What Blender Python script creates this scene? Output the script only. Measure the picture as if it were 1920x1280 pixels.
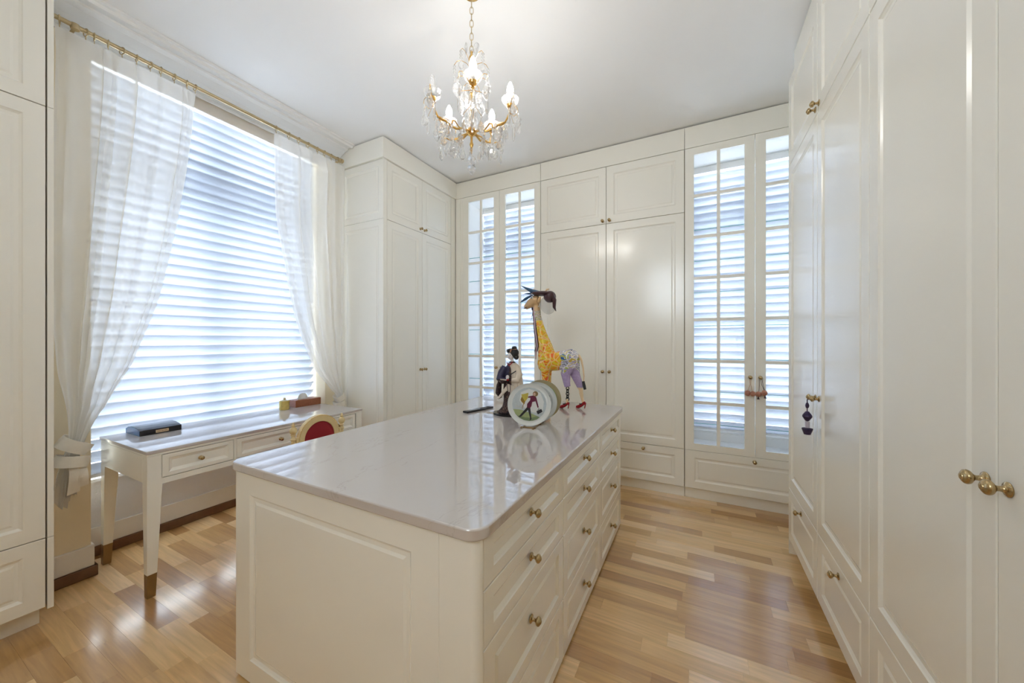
import bpy, bmesh, math, random
from mathutils import Matrix, Vector, Euler, noise
random.seed(7)
PI = math.pi
sc = bpy.context.scene
for o in list(bpy.data.objects):
    bpy.data.objects.remove(o)
C = sc.collection

# ------------------------------------------------------------------ camera
cam_d = bpy.data.cameras.new('camera')
cam_d.sensor_width = 36.0
cam_d.lens = 675.0 / 1920.0 * 36.0
cam_d.shift_y = -1.0 / 1920.0
cam_d.clip_start = 0.02
cam = bpy.data.objects.new('camera', cam_d)
cam.location = (0, 0, 1.40)
cam.rotation_euler = (math.radians(90), 0, math.radians(27.25))
C.objects.link(cam)
sc.camera = cam

# ------------------------------------------------------------------ world, daylight, exposure
SKY = 9.8
BULB = 106.0
world = bpy.data.worlds.new('overcast_sky')
sc.world = world
world.use_nodes = True
bg = world.node_tree.nodes['Background']
bg.inputs[0].default_value = (0.79, 0.895, 1.0, 1)
bg.inputs[1].default_value = SKY

def portal(name, loc, rot, sx, sy):
    d = bpy.data.lights.new(name, 'AREA')
    d.shape = 'RECTANGLE'
    d.size, d.size_y = sx, sy
    d.cycles.is_portal = True
    o = bpy.data.objects.new(name, d)
    o.location = loc
    o.rotation_euler = rot
    C.objects.link(o)

portal('daylight_portal_left', (-3.66, 1.52, 1.86), (0, -PI / 2, 0), 2.64, 1.56)
portal('added_portal_rear', (-0.575, -1.45, 2.5), (PI / 2, 0, 0), 0.75, 1.1)  # sky portal for the added opening behind the camera
portal('daylight_portal_back_a', (-1.97, 4.20, 1.84), (-PI / 2, 0, 0), 0.98, 2.5)
portal('daylight_portal_back_b', (0.43, 4.20, 1.84), (-PI / 2, 0, 0), 1.06, 2.5)

sc.view_settings.view_transform = 'Standard'
sc.view_settings.look = 'None'
sc.view_settings.gamma = 1.0
sc.view_settings.use_curve_mapping = False
sc.view_settings.exposure = 0.72
cy = sc.cycles
cy.use_denoising = True
cy.max_bounces = 12
cy.diffuse_bounces = 7
cy.glossy_bounces = 3
cy.transmission_bounces = 8
cy.transparent_max_bounces = 12
cy.use_light_tree = False
cy.adaptive_threshold = 0.08
cy.adaptive_min_samples = 16
cy.caustics_reflective = False
cy.caustics_refractive = False
cy.sample_clamp_indirect = 6.0
cy.blur_glossy = 0.5

# ------------------------------------------------------------------ materials
MATS = {}
def nmat(name):
    m = bpy.data.materials.new(name)
    m.use_nodes = True
    MATS[name] = m
    return m, m.node_tree, m.node_tree.nodes['Principled BSDF']

def setp(b, **k):
    for key, v in k.items():
        b.inputs[key.replace('_', ' ')].default_value = v

def node(nt, typ, **props):
    n = nt.nodes.new(typ)
    for k, v in props.items():
        setattr(n, k, v)
    return n

def simple(name, col, rough=0.5, metal=0.0, bump=0.0, bscale=80.0, var=0.04, vscale=6.0, coat=0.0, spec=0.5):
    m, nt, b = nmat(name)
    setp(b, Roughness=rough, Metallic=metal)
    b.inputs['Coat Weight'].default_value = coat
    b.inputs['Specular IOR Level'].default_value = spec
    tc = node(nt, 'ShaderNodeTexCoord')
    nz = node(nt, 'ShaderNodeTexNoise')
    nz.inputs['Scale'].default_value = vscale
    nz.inputs['Detail'].default_value = 1
    nt.links.new(tc.outputs['Object'], nz.inputs['Vector'])
    mx = node(nt, 'ShaderNodeMix', data_type='RGBA')
    mx.inputs[6].default_value = (*[c * (1 - var) for c in col], 1)
    mx.inputs[7].default_value = (*[min(1, c * (1 + var)) for c in col], 1)
    nt.links.new(nz.outputs['Fac'], mx.inputs[0])
    nt.links.new(mx.outputs[2], b.inputs['Base Color'])
    if bump:
        n2 = node(nt, 'ShaderNodeTexNoise')
        n2.inputs['Scale'].default_value = bscale
        n2.inputs['Detail'].default_value = 3
        nt.links.new(tc.outputs['Object'], n2.inputs['Vector'])
        bp = node(nt, 'ShaderNodeBump')
        bp.inputs['Strength'].default_value = bump
        bp.inputs['Distance'].default_value = 0.002
        nt.links.new(n2.outputs['Fac'], bp.inputs['Height'])
        nt.links.new(bp.outputs[0], b.inputs['Normal'])
    return m

CREAM = simple('cream_lacquer', (0.885, 0.862, 0.785), 0.25, var=0.012, vscale=2, coat=0.5)
CREAM.node_tree.nodes['Principled BSDF'].inputs['Coat Roughness'].default_value = 0.16
CREAM_IN = simple('cream_interior', (0.88, 0.875, 0.85), 0.45, var=0.01)
WHITE_P = simple('white_paint', (0.87, 0.87, 0.86), 0.5, var=0.02)
CEIL = simple('ceiling_paint', (0.88, 0.88, 0.88), 0.9, var=0.01)
WALL = simple('ochre_cream_paint', (0.83, 0.73, 0.54), 0.75, var=0.03, bump=0.15, bscale=120)
PLASTER = simple('rough_white_plaster', (0.72, 0.72, 0.74), 0.85, var=0.04, bump=0.8, bscale=60)
BASEW = simple('skirting_white', (0.78, 0.76, 0.73), 0.5, var=0.03)
BROWN = simple('skirting_oak_brown', (0.17, 0.085, 0.042), 0.45, var=0.2, vscale=20)
BRASS = simple('antique_brass', (0.48, 0.36, 0.19), 0.26, metal=1.0, var=0.15, vscale=60)
BRASS_L = simple('light_satin_brass', (0.58, 0.47, 0.29), 0.3, metal=1.0, var=0.08, vscale=30)
GOLD = simple('polished_gold', (0.80, 0.50, 0.16), 0.2, metal=1.0, var=0.1, vscale=60)
BRONZE = simple('bronze_foot_cap', (0.30, 0.19, 0.08), 0.35, metal=0.7, var=0.1)
BLACK = simple('black_lacquer', (0.012, 0.010, 0.012), 0.12, var=0.1)
BLACKM = simple('black_matt_plastic', (0.02, 0.02, 0.022), 0.45, var=0.1)
PORC = simple('white_porcelain', (0.74, 0.76, 0.74), 0.08, var=0.01)
RED = simple('red_gloss', (0.33, 0.012, 0.018), 0.18, var=0.1)
CREAMW = simple('ivory_gilt_paint', (0.74, 0.58, 0.30), 0.35, var=0.08, vscale=30)
CARC = simple('brown_gap_shade_board', (0.34, 0.26, 0.16), 0.6, var=0.05)  # board kept dark so the shade in the door gaps is in its colour
DARKGAP = simple('dark_seam', (0.10, 0.075, 0.045), 0.8)
SILK = simple('tie_fabric', (0.80, 0.75, 0.66), 0.85, var=0.05, vscale=40, bump=0.3, bscale=300)

# velvet
m, nt, b = nmat('red_velvet'); VELVET = m
setp(b, Roughness=0.8)
b.inputs['Base Color'].default_value = (0.24, 0.003, 0.010, 1)
b.inputs['Sheen Weight'].default_value = 0.6
b.inputs['Sheen Tint'].default_value = (1, 0.1, 0.1, 1)

# oak strips
m, nt, b = nmat('oak_strip'); OAK = m
tc = node(nt, 'ShaderNodeTexCoord'); geo = node(nt, 'ShaderNodeNewGeometry'); oi = node(nt, 'ShaderNodeObjectInfo')
add = node(nt, 'ShaderNodeMath', operation='ADD'); fr = node(nt, 'ShaderNodeMath', operation='FRACT')
nt.links.new(oi.outputs['Random'], add.inputs[0]); nt.links.new(geo.outputs['Random Per Island'], add.inputs[1])
nt.links.new(add.outputs[0], fr.inputs[0])
cr = node(nt, 'ShaderNodeValToRGB')
cr.color_ramp.interpolation = 'LINEAR'
el = cr.color_ramp.elements
el[0].position = 0.0; el[0].color = (0.45, 0.235, 0.085, 1)
el[1].position = 1.0; el[1].color = (0.90, 0.64, 0.36, 1)
for p_, c_ in ((0.25, (0.62, 0.37, 0.145, 1)), (0.6, (0.76, 0.48, 0.205, 1)), (0.85, (0.83, 0.56, 0.27, 1))):
    e = el.new(p_); e.color = c_
nt.links.new(fr.outputs[0], cr.inputs[0])
mp = node(nt, 'ShaderNodeMapping'); mp.inputs['Scale'].default_value = (2.0, 34, 1)
cmb = node(nt, 'ShaderNodeCombineXYZ')
mul = node(nt, 'ShaderNodeMath', operation='MULTIPLY'); mul.inputs[1].default_value = 37.0
nt.links.new(fr.outputs[0], mul.inputs[0]); nt.links.new(mul.outputs[0], cmb.inputs[2])
vadd = node(nt, 'ShaderNodeVectorMath', operation='ADD')
nt.links.new(geo.outputs['Position'], mp.inputs['Vector']); nt.links.new(mp.outputs[0], vadd.inputs[0]); nt.links.new(cmb.outputs[0], vadd.inputs[1])
gn = node(nt, 'ShaderNodeTexNoise'); gn.inputs['Scale'].default_value = 1.6; gn.inputs['Detail'].default_value = 6; gn.inputs['Distortion'].default_value = 0.6
nt.links.new(vadd.outputs[0], gn.inputs['Vector'])
mr = node(nt, 'ShaderNodeMapRange'); mr.inputs[1].default_value = 0.3; mr.inputs[2].default_value = 0.75; mr.inputs[3].default_value = 0.80; mr.inputs[4].default_value = 1.12
nt.links.new(gn.outputs['Fac'], mr.inputs[0])
vm = node(nt, 'ShaderNodeVectorMath', operation='SCALE')
nt.links.new(cr.outputs[0], vm.inputs[0]); nt.links.new(mr.outputs[0], vm.inputs['Scale'])
nt.links.new(vm.outputs[0], b.inputs['Base Color'])
setp(b, Roughness=0.30)
b.inputs['Coat Weight'].default_value = 1.0
b.inputs['Coat IOR'].default_value = 1.65
b.inputs['Coat Roughness'].default_value = 0.17

# marble worktop
def stone(name, c0, c1, cv):
    m, nt, b = nmat(name)
    tc = node(nt, 'ShaderNodeTexCoord')
    n1 = node(nt, 'ShaderNodeTexNoise'); n1.inputs['Scale'].default_value = 2.2; n1.inputs['Detail'].default_value = 6
    nt.links.new(tc.outputs['Object'], n1.inputs['Vector'])
    mx = node(nt, 'ShaderNodeMix', data_type='RGBA'); mx.inputs[6].default_value = c0; mx.inputs[7].default_value = c1
    nt.links.new(n1.outputs['Fac'], mx.inputs[0])
    mp = node(nt, 'ShaderNodeMapping'); mp.inputs['Rotation'].default_value = (0.2, 0.1, 0.9); mp.inputs['Scale'].default_value = (1.0, 0.45, 1)
    nt.links.new(tc.outputs['Object'], mp.inputs['Vector'])
    n2 = node(nt, 'ShaderNodeTexNoise'); n2.inputs['Scale'].default_value = 2.4; n2.inputs['Detail'].default_value = 7; n2.inputs['Roughness'].default_value = 0.6; n2.inputs['Distortion'].default_value = 0.5
    nt.links.new(mp.outputs[0], n2.inputs['Vector'])
    s = node(nt, 'ShaderNodeMath', operation='SUBTRACT'); s.inputs[1].default_value = 0.5
    a = node(nt, 'ShaderNodeMath', operation='ABSOLUTE')
    nt.links.new(n2.outputs['Fac'], s.inputs[0]); nt.links.new(s.outputs[0], a.inputs[0])
    r = node(nt, 'ShaderNodeMapRange'); r.inputs[1].default_value = 0.0; r.inputs[2].default_value = 0.006; r.inputs[3].default_value = 0.36; r.inputs[4].default_value = 0.0
    nt.links.new(a.outputs[0], r.inputs[0])
    m2 = node(nt, 'ShaderNodeMix', data_type='RGBA'); m2.inputs[7].default_value = cv
    nt.links.new(r.outputs[0], m2.inputs[0]); nt.links.new(mx.outputs[2], m2.inputs[6])
    nt.links.new(m2.outputs[2], b.inputs['Base Color'])
    setp(b, Roughness=0.006, IOR=2.5)
    return m
STONE = stone('pale_marble', (0.55, 0.50, 0.475, 1), (0.60, 0.56, 0.54, 1), (0.40, 0.345, 0.31, 1))

# thin glass, crystal, fabric
def mix_transparent(name, fac, build):
    m = bpy.data.materials.new(name); m.use_nodes = True; MATS[name] = m
    nt = m.node_tree
    nt.nodes.remove(nt.nodes['Principled BSDF'])
    out = nt.nodes['Material Output']
    tr = node(nt, 'ShaderNodeBsdfTransparent')
    sh = build(nt)
    mx = node(nt, 'ShaderNodeMixShader'); mx.inputs[0].default_value = fac
    nt.links.new(sh, mx.inputs[1]); nt.links.new(tr.outputs[0], mx.inputs[2])
    nt.links.new(mx.outputs[0], out.inputs['Surface'])
    return m

def b_gloss(nt):
    g = node(nt, 'ShaderNodeBsdfGlossy'); g.inputs['Roughness'].default_value = 0.0
    return g.outputs[0]
PANE = mix_transparent('clear_pane', 0.975, b_gloss)

def b_crystal(nt):
    g = node(nt, 'ShaderNodeBsdfGlass'); g.inputs['Roughness'].default_value = 0.02; g.inputs['IOR'].default_value = 1.5
    g.inputs['Color'].default_value = (1, 1, 1, 1)
    t = node(nt, 'ShaderNodeBsdfTranslucent'); t.inputs['Color'].default_value = (0.95, 0.95, 0.97, 1)
    mx = node(nt, 'ShaderNodeMixShader'); mx.inputs[0].default_value = 0.13
    nt.links.new(g.outputs[0], mx.inputs[1]); nt.links.new(t.outputs[0], mx.inputs[2])
    return mx.outputs[0]
CRYSTAL = mix_transparent('clear_crystal', 0.40, b_crystal)

def b_green(nt):
    g = node(nt, 'ShaderNodeBsdfDiffuse'); g.inputs['Color'].default_value = (0.25, 0.62, 0.62, 1)
    return g.outputs[0]
SHELFEDGE = mix_transparent('green_glass_edge', 0.35, b_green)

def fabric(col, tcol, w):
    def f(nt):
        d = node(nt, 'ShaderNodeBsdfDiffuse'); d.inputs['Color'].default_value = col
        t = node(nt, 'ShaderNodeBsdfTranslucent'); t.inputs['Color'].default_value = tcol
        mx = node(nt, 'ShaderNodeMixShader'); mx.inputs[0].default_value = w
        nt.links.new(d.outputs[0], mx.inputs[1]); nt.links.new(t.outputs[0], mx.inputs[2])
        return mx.outputs[0]
    return f
SHEER = mix_transparent('sheer_voile', 0.28, fabric((0.92, 0.90, 0.86, 1), (0.92, 0.90, 0.87, 1), 0.45))
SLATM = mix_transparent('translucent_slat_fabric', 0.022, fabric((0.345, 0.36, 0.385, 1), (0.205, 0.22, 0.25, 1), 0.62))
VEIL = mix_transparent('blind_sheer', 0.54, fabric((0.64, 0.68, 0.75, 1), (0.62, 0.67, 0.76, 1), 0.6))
RAILM = simple('blind_rail_white', (0.86, 0.85, 0.83), 0.5)

def emis(name, col, s):
    m = bpy.data.materials.new(name); m.use_nodes = True
    nt = m.node_tree; nt.nodes.remove(nt.nodes['Principled BSDF'])
    e = node(nt, 'ShaderNodeEmission'); e.inputs[0].default_value = (*col, 1); e.inputs[1].default_value = s
    nt.links.new(e.outputs[0], nt.nodes['Material Output'].inputs['Surface'])
    return m
BULBM = emis('lit_candle_bulb', (1.0, 0.965, 0.91), BULB)

# painted giraffe materials
def swirl(name, cols, scale, line=(0.9, 0.55, 0.2, 1), lw=0.05, rough=0.25):
    m, nt, b = nmat(name)
    tc = node(nt, 'ShaderNodeTexCoord')
    nz = node(nt, 'ShaderNodeTexNoise'); nz.inputs['Scale'].default_value = scale * 0.55; nz.inputs['Detail'].default_value = 1
    nt.links.new(tc.outputs['Object'], nz.inputs['Vector'])
    sub = node(nt, 'ShaderNodeVectorMath', operation='MULTIPLY_ADD')
    sub.inputs[1].default_value = (0.055, 0.055, 0.055)
    nt.links.new(nz.outputs['Color'], sub.inputs[0]); nt.links.new(tc.outputs['Object'], sub.inputs[2])
    v = node(nt, 'ShaderNodeTexVoronoi'); v.inputs['Scale'].default_value = scale
    nt.links.new(sub.outputs[0], v.inputs['Vector'])
    cr = node(nt, 'ShaderNodeValToRGB'); cr.color_ramp.interpolation = 'CONSTANT'
    e = cr.color_ramp.elements
    e[0].position = 0; e[0].color = cols[0]; e[1].position = 1 / len(cols); e[1].color = cols[1]
    for i in range(2, len(cols)):
        q = e.new(i / len(cols)); q.color = cols[i]
    w = node(nt, 'ShaderNodeTexWave', wave_type='RINGS'); w.inputs['Scale'].default_value = scale * 0.55; w.inputs['Distortion'].default_value = 9; w.inputs['Detail'].default_value = 1; w.inputs['Detail Scale'].default_value = 2.0
    nt.links.new(tc.outputs['Object'], w.inputs['Vector'])
    sep = node(nt, 'ShaderNodeSeparateColor')
    nt.links.new(v.outputs['Color'], sep.inputs[0])
    mxx = node(nt, 'ShaderNodeMath', operation='MULTIPLY_ADD'); mxx.inputs[1].default_value = 0.55
    mm = node(nt, 'ShaderNodeMath', operation='MULTIPLY'); mm.inputs[1].default_value = 0.45
    nt.links.new(sep.outputs[0], mm.inputs[0]); nt.links.new(w.outputs['Fac'], mxx.inputs[0]); nt.links.new(mm.outputs[0], mxx.inputs[2])
    nt.links.new(mxx.outputs[0], cr.inputs[0])
    v2 = node(nt, 'ShaderNodeTexVoronoi', feature='DISTANCE_TO_EDGE'); v2.inputs['Scale'].default_value = scale
    nt.links.new(sub.outputs[0], v2.inputs['Vector'])
    lt = node(nt, 'ShaderNodeMath', operation='LESS_THAN'); lt.inputs[1].default_value = lw
    nt.links.new(v2.outputs['Distance'], lt.inputs[0])
    mx = node(nt, 'ShaderNodeMix', data_type='RGBA'); mx.inputs[7].default_value = line
    nt.links.new(lt.outputs[0], mx.inputs[0]); nt.links.new(cr.outputs[0], mx.inputs[6])
    nt.links.new(mx.outputs[2], b.inputs['Base Color'])
    setp(b, Roughness=rough)
    return m
G_YEL = swirl('orange_scroll_paint', [(0.80, 0.13, 0.01, 1), (0.85, 0.33, 0.015, 1), (0.82, 0.50, 0.03, 1), (0.80, 0.62, 0.05, 1)], 19, (0.92, 0.60, 0.22, 1), 0.06)
G_PATCH = swirl('patchwork_paint', [(0.02, 0.02, 0.03, 1), (0.75, 0.75, 0.78, 1), (0.55, 0.42, 0.62, 1), (0.05, 0.16, 0.34, 1), (0.80, 0.72, 0.6, 1), (0.62, 0.45, 0.08, 1), (0.32, 0.45, 0.12, 1)], 21, (0.85, 0.83, 0.8, 1), 0.035)
G_LILAC = swirl('lilac_trouser_paint', [(0.42, 0.32, 0.52, 1), (0.44, 0.34, 0.54, 1), (0.46, 0.36, 0.56, 1), (0.42, 0.32, 0.52, 1)], 20, (0.40, 0.30, 0.50, 1), 0.02)
G_NECK = swirl('neck_band_paint', [(0.10, 0.04, 0.06, 1), (0.55, 0.48, 0.16, 1), (0.62, 0.50, 0.46, 1), (0.20, 0.28, 0.10, 1)], 40, (0.6, 0.5, 0.5, 1), 0.06)
G_SKIN = simple('tan_muzzle_paint', (0.66, 0.43, 0.22), 0.3, var=0.15, vscale=30)
G_LEG = simple('pale_leg_paint', (0.80, 0.60, 0.36), 0.3, var=0.06, vscale=20)
G_MAROON = simple('dark_maroon_paint', (0.06, 0.025, 0.03), 0.3, var=0.5, vscale=30)
G_BLUE = simple('navy_feather', (0.02, 0.07, 0.15), 0.4, var=0.4, vscale=40)
G_NET = mix_transparent('grey_net', 0.78, lambda nt: fabric((0.32, 0.30, 0.32, 1), (0.4, 0.4, 0.42, 1), 0.4)(nt))
K_ROBE = swirl('dark_floral_silk', [(0.018, 0.010, 0.016, 1), (0.03, 0.012, 0.014, 1), (0.07, 0.03, 0.025, 1), (0.20, 0.12, 0.08, 1)], 45, (0.02, 0.01, 0.012, 1), 0.06, 0.55)
K_BLUE = simple('indigo_silk', (0.035, 0.03, 0.075), 0.5, var=0.5, vscale=60)
K_CREAM = simple('cream_silk', (0.70, 0.60, 0.49), 0.55, var=0.06, vscale=30)
K_FACE = simple('white_face_paint', (0.76, 0.72, 0.72), 0.4, var=0.02)
HAIR = simple('black_hair', (0.012, 0.012, 0.014), 0.35, var=0.3, vscale=100)

# ------------------------------------------------------------------ object helpers
W = {}
def I(): return Matrix.Identity(4)
def T(x, y, z): return Matrix.Translation((x, y, z))
def Rz(a): return Matrix.Rotation(a, 4, 'Z')
def Rx(a): return Matrix.Rotation(a, 4, 'X')
def Ry(a): return Matrix.Rotation(a, 4, 'Y')

def put(o, M, parent=None):
    C.objects.link(o)
    W[o.name] = M
    if parent is not None:
        o.parent = parent
        o.matrix_local = W[parent.name].inverted() @ M
    else:
        o.matrix_local = M
    return o

def thing(name, label, cat, loc=(0, 0, 0), group=None, kind=None, rotz=0.0):
    o = bpy.data.objects.new(name, None)
    o.empty_display_size = 0.1
    put(o, T(*loc) @ Rz(rotz))
    tag(o, label, cat, group, kind)
    return o

def tag(o, label=None, cat=None, group=None, kind=None):
    if label: o['label'] = label
    if cat: o['category'] = cat
    if group: o['group'] = group
    if kind: o['kind'] = kind
    return o

class MB:
    """collects geometry of one mesh"""
    def __init__(s):
        s.v = []; s.f = []; s.mi = []
    def add(s, vs, fs, mi=0):
        k = len(s.v)
        s.v += [tuple(p) for p in vs]
        s.f += [tuple(i + k for i in f) for f in fs]
        s.mi += [mi] * len(fs)
        return s
    def box(s, x0, x1, y0, y1, z0, z1, mi=0):
        vs = [(x0, y0, z0), (x1, y0, z0), (x1, y1, z0), (x0, y1, z0), (x0, y0, z1), (x1, y0, z1), (x1, y1, z1), (x0, y1, z1)]
        return s.add(vs, [(0, 3, 2, 1), (4, 5, 6, 7), (0, 1, 5, 4), (1, 2, 6, 5), (2, 3, 7, 6), (3, 0, 4, 7)], mi)
    def lathe(s, prof, n=16, axis='Z', mi=0, c=(0, 0, 0), sy=1.0):
        """prof: list of (radius, height); closed at ends where radius is 0"""
        vs = []; fs = []
        for r, h in prof:
            for i in range(n):
                a = 2 * PI * i / n
                x, y = r * math.cos(a), r * math.sin(a) * sy
                if axis == 'Z': p = (x, y, h)
                elif axis == '-Y': p = (x, -h, y)
                else: p = (h, x, y)
                vs.append((p[0] + c[0], p[1] + c[1], p[2] + c[2]))
        m = len(prof)
        for j in range(m - 1):
            for i in range(n):
                i2 = (i + 1) % n
                fs.append((j * n + i, j * n + i2, (j + 1) * n + i2, (j + 1) * n + i))
        fs.append(tuple(range(n - 1, -1, -1)))
        fs.append(tuple((m - 1) * n + i for i in range(n)))
        return s.add(vs, fs, mi)
    def tube(s, pts, r, n=8, mi=0, flat=1.0, cap=True):
        """pts list of 3-vectors, r float or list"""
        pts = [Vector(p) for p in pts]
        rs = r if isinstance(r, (list, tuple)) else [r] * len(pts)
        vs = []; fs = []
        up = None
        for i, p in enumerate(pts):
            d = (pts[min(i + 1, len(pts) - 1)] - pts[max(i - 1, 0)]).normalized()
            if up is None:
                up = Vector((0, 0, 1)) if abs(d.z) < 0.9 else Vector((0, 1, 0))
            sx = d.cross(up)
            if sx.length < 1e-5:
                sx = d.cross(Vector((1, 0, 0)))
            sx.normalize()
            u2 = sx.cross(d).normalized()
            up = u2
            for k in range(n):
                a = 2 * PI * k / n
                vs.append(p + sx * math.cos(a) * rs[i] * flat + u2 * math.sin(a) * rs[i])
        for j in range(len(pts) - 1):
            for k in range(n):
                k2 = (k + 1) % n
                fs.append((j * n + k, j * n + k2, (j + 1) * n + k2, (j + 1) * n + k))
        if cap:
            fs.append(tuple(range(n - 1, -1, -1)))
            fs.append(tuple((len(pts) - 1) * n + k for k in range(n)))
        return s.add(vs, fs, mi)
    def ring(s, R, r, n=20, k=8, M=None, mi=0, sx=1.0):
        vs = []; fs = []
        for i in range(n):
            a = 2 * PI * i / n
            for j in range(k):
                b = 2 * PI * j / k
                p = Vector(((R + r * math.cos(b)) * math.cos(a) * sx, (R + r * math.cos(b)) * math.sin(a), r * math.sin(b)))
                vs.append(M @ p if M else p)
        for i in range(n):
            for j in range(k):
                i2, j2 = (i + 1) % n, (j + 1) % k
                fs.append((i * k + j, i2 * k + j, i2 * k + j2, i * k + j2))
        return s.add(vs, fs, mi)
    def ball(s, c, rx, ry, rz, n=16, m=10, mi=0, M=None):
        vs = []; fs = []
        for j in range(m + 1):
            t = PI * j / m
            for i in range(n):
                a = 2 * PI * i / n
                p = Vector((rx * math.sin(t) * math.cos(a), ry * math.sin(t) * math.sin(a), -rz * math.cos(t)))
                if M: p = M @ p
                vs.append(p + Vector(c))
        for j in range(m):
            for i in range(n):
                i2 = (i + 1) % n
                fs.append((j * n + i, j * n + i2, (j + 1) * n + i2, (j + 1) * n + i))
        return s.add(vs, fs, mi)
    def prism(s, poly, y0, y1, mi=0, plane='XZ'):
        n = len(poly)
        if plane == 'XZ':
            vs = [(p[0], y0, p[1]) for p in poly] + [(p[0], y1, p[1]) for p in poly]
        elif plane == 'XY':
            vs = [(p[0], p[1], y0) for p in poly] + [(p[0], p[1], y1) for p in poly]
        else:
            vs = [(y0, p[0], p[1]) for p in poly] + [(y1, p[0], p[1]) for p in poly]
        fs = [tuple(range(n)), tuple(range(2 * n - 1, n - 1, -1))]
        for i in range(n):
            j = (i + 1) % n
            fs.append((i, i + n, j + n, j))
        return s.add(vs, fs, mi)
    def mesh(s, name, mats, smooth=False):
        me = bpy.data.meshes.new(name)
        me.from_pydata(s.v, [], s.f)
        if not isinstance(mats, (list, tuple)): mats = [mats]
        for m in mats: me.materials.append(m)
        bm = bmesh.new(); bm.from_mesh(me)
        bmesh.ops.remove_doubles(bm, verts=bm.verts, dist=1e-6)
        bmesh.ops.recalc_face_normals(bm, faces=bm.faces)
        bm.to_mesh(me); bm.free()
        if len(mats) > 1 and len(me.polygons) == len(s.mi):
            me.polygons.foreach_set('material_index', s.mi)
        if smooth:
            me.polygons.foreach_set('use_smooth', [True] * len(me.polygons))
            try: me.set_sharp_from_angle(angle=math.radians(40))
            except Exception: pass
        me.update()
        return me
    def build(s, name, mats, parent=None, M=None, smooth=False, bevel=0.0):
        me = s.mesh(name, mats, smooth)
        if bevel: bevel_mesh(me, bevel)
        return inst(name, me, parent, M)

def bevel_mesh(me, w, seg=2):
    bm = bmesh.new(); bm.from_mesh(me)
    es = [e for e in bm.edges if len(e.link_faces) == 2 and e.calc_face_angle() > 0.5]
    bmesh.ops.bevel(bm, geom=es, offset=w, segments=seg, affect='EDGES', profile=0.5, clamp_overlap=True)
    bm.to_mesh(me); bm.free(); me.update()

def inst(name, me, parent=None, M=None):
    o = bpy.data.objects.new(name, me)
    return put(o, M if M is not None else (W[parent.name].copy() if parent is not None else I()), parent)

def wbuild(mb, name, mat, parent=None, smooth=False, bevel=0.0):
    """geometry given in world coordinates; the origin is moved to the parent's origin"""
    base = W[parent.name].translation if parent is not None else Vector((0, 0, 0))
    mb.v = [(p[0] - base.x, p[1] - base.y, p[2] - base.z) for p in mb.v]
    return mb.build(name, mat, parent, T(*base), smooth, bevel)

def sbuild(mb, name, mat, kind='structure', label=None):
    o = mb.build(name, mat)
    o['kind'] = kind
    if label: o['label'] = label
    return o

# ------------------------------------------------------------------ key planes (metres)
ZC = 3.306            # ceiling
Z0, Z1, Z2, Z3 = 0.10, 0.438, 2.546, 3.105   # drawer bottom, door bottom, upper door bottom, door top
YB = 3.555            # fronts of the back wall cabinets
XR = 0.536            # fronts of the right hand wardrobes
XL = -2.83            # fronts of the left foreground wardrobe
XT = -2.60            # fronts of the corner wardrobe
XP = -3.22            # window wall surface (piers)
YN0, YN1 = 0.76, 2.28 # window niche

# ------------------------------------------------------------------ room shell
f = MB(); f.box(-3.72, 1.24, -1.42, 4.25, -0.12, -0.016)
floor = sbuild(f, 'floor', BROWN, label='oak strip parquet floor of the dressing room')
c = MB(); c.box(-3.72, 1.24, -1.42, 4.25, ZC, ZC + 0.1)
sbuild(c, 'ceiling', CEIL, label='smooth white ceiling')
w = MB()
w.box(-3.66, XP, -1.40, YN0, 0, ZC - 0.001); w.box(-3.66, XP, YN1, 4.2, 0, ZC - 0.001); w.box(-3.66, XP, YN0, YN1, 3.18, ZC - 0.001)
wl = sbuild(w, 'wall_left', WALL, label='cream painted window wall with a deep niche')
w = MB(); w.box(-3.66, -3.50, YN0, YN1, 0, 0.50)
sbuild(w, 'wall_under_window', PLASTER, label='rough white plaster below the window')
w = MB()
OP = ((-2.44, -1.51), (-0.07, 0.93))
zb0, zb1 = 0.53, 3.07
w.box(XP, OP[0][0], 3.905, 4.2, 0, ZC - 0.001); w.box(OP[0][1], OP[1][0], 3.905, 4.2, 0, ZC - 0.001); w.box(OP[1][1], 1.14, 3.905, 4.2, 0, ZC - 0.001)
for a, b_ in OP:
    w.box(a, b_, 3.905, 4.2, 0, zb0); w.box(a, b_, 3.905, 4.2, zb1, ZC - 0.001)
sbuild(w, 'wall_back', WHITE_P, label='white back wall behind the cabinets with two windows')
w = MB(); w.box(1.14, 1.24, -1.40, 4.2, 0, ZC - 0.001)
sbuild(w, 'wall_right', WALL)
w = MB()
RX0, RX1, RZ0, RZ1 = -0.95, -0.20, 1.95, 3.05  # opening for the added fill window, out of view
w.box(-3.66, RX0, -1.42, -1.30, 0, ZC - 0.001); w.box(RX1, 1.24, -1.42, -1.30, 0, ZC - 0.001)
w.box(RX0, RX1, -1.42, -1.30, 0, RZ0); w.box(RX0, RX1, -1.42, -1.30, RZ1, ZC - 0.001)
sbuild(w, 'wall_rear', WALL)

# cornice along the window wall
prof = [(XP, 3.306), (XP, 3.165), (XP + 0.012, 3.165), (XP + 0.016, 3.185), (XP + 0.03, 3.195), (XP + 0.035, 3.21), (XP + 0.075, 3.235),
        (XP + 0.13, 3.262), (XP + 0.17, 3.270), (XP + 0.175, 3.282), (XP + 0.205, 3.285), (XP + 0.215, 3.272), (XP + 0.235, 3.272), (XP + 0.245, 3.287), (XP + 0.262, 3.29), (XP + 0.262, 3.306)]
cn = MB(); cn.prism(prof, -1.3, 2.405, plane='XZ')
o = cn.build('trim_1', WHITE_P); o['kind'] = 'structure'; o['label'] = 'white moulded plaster cornice above the curtain rod'
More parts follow.
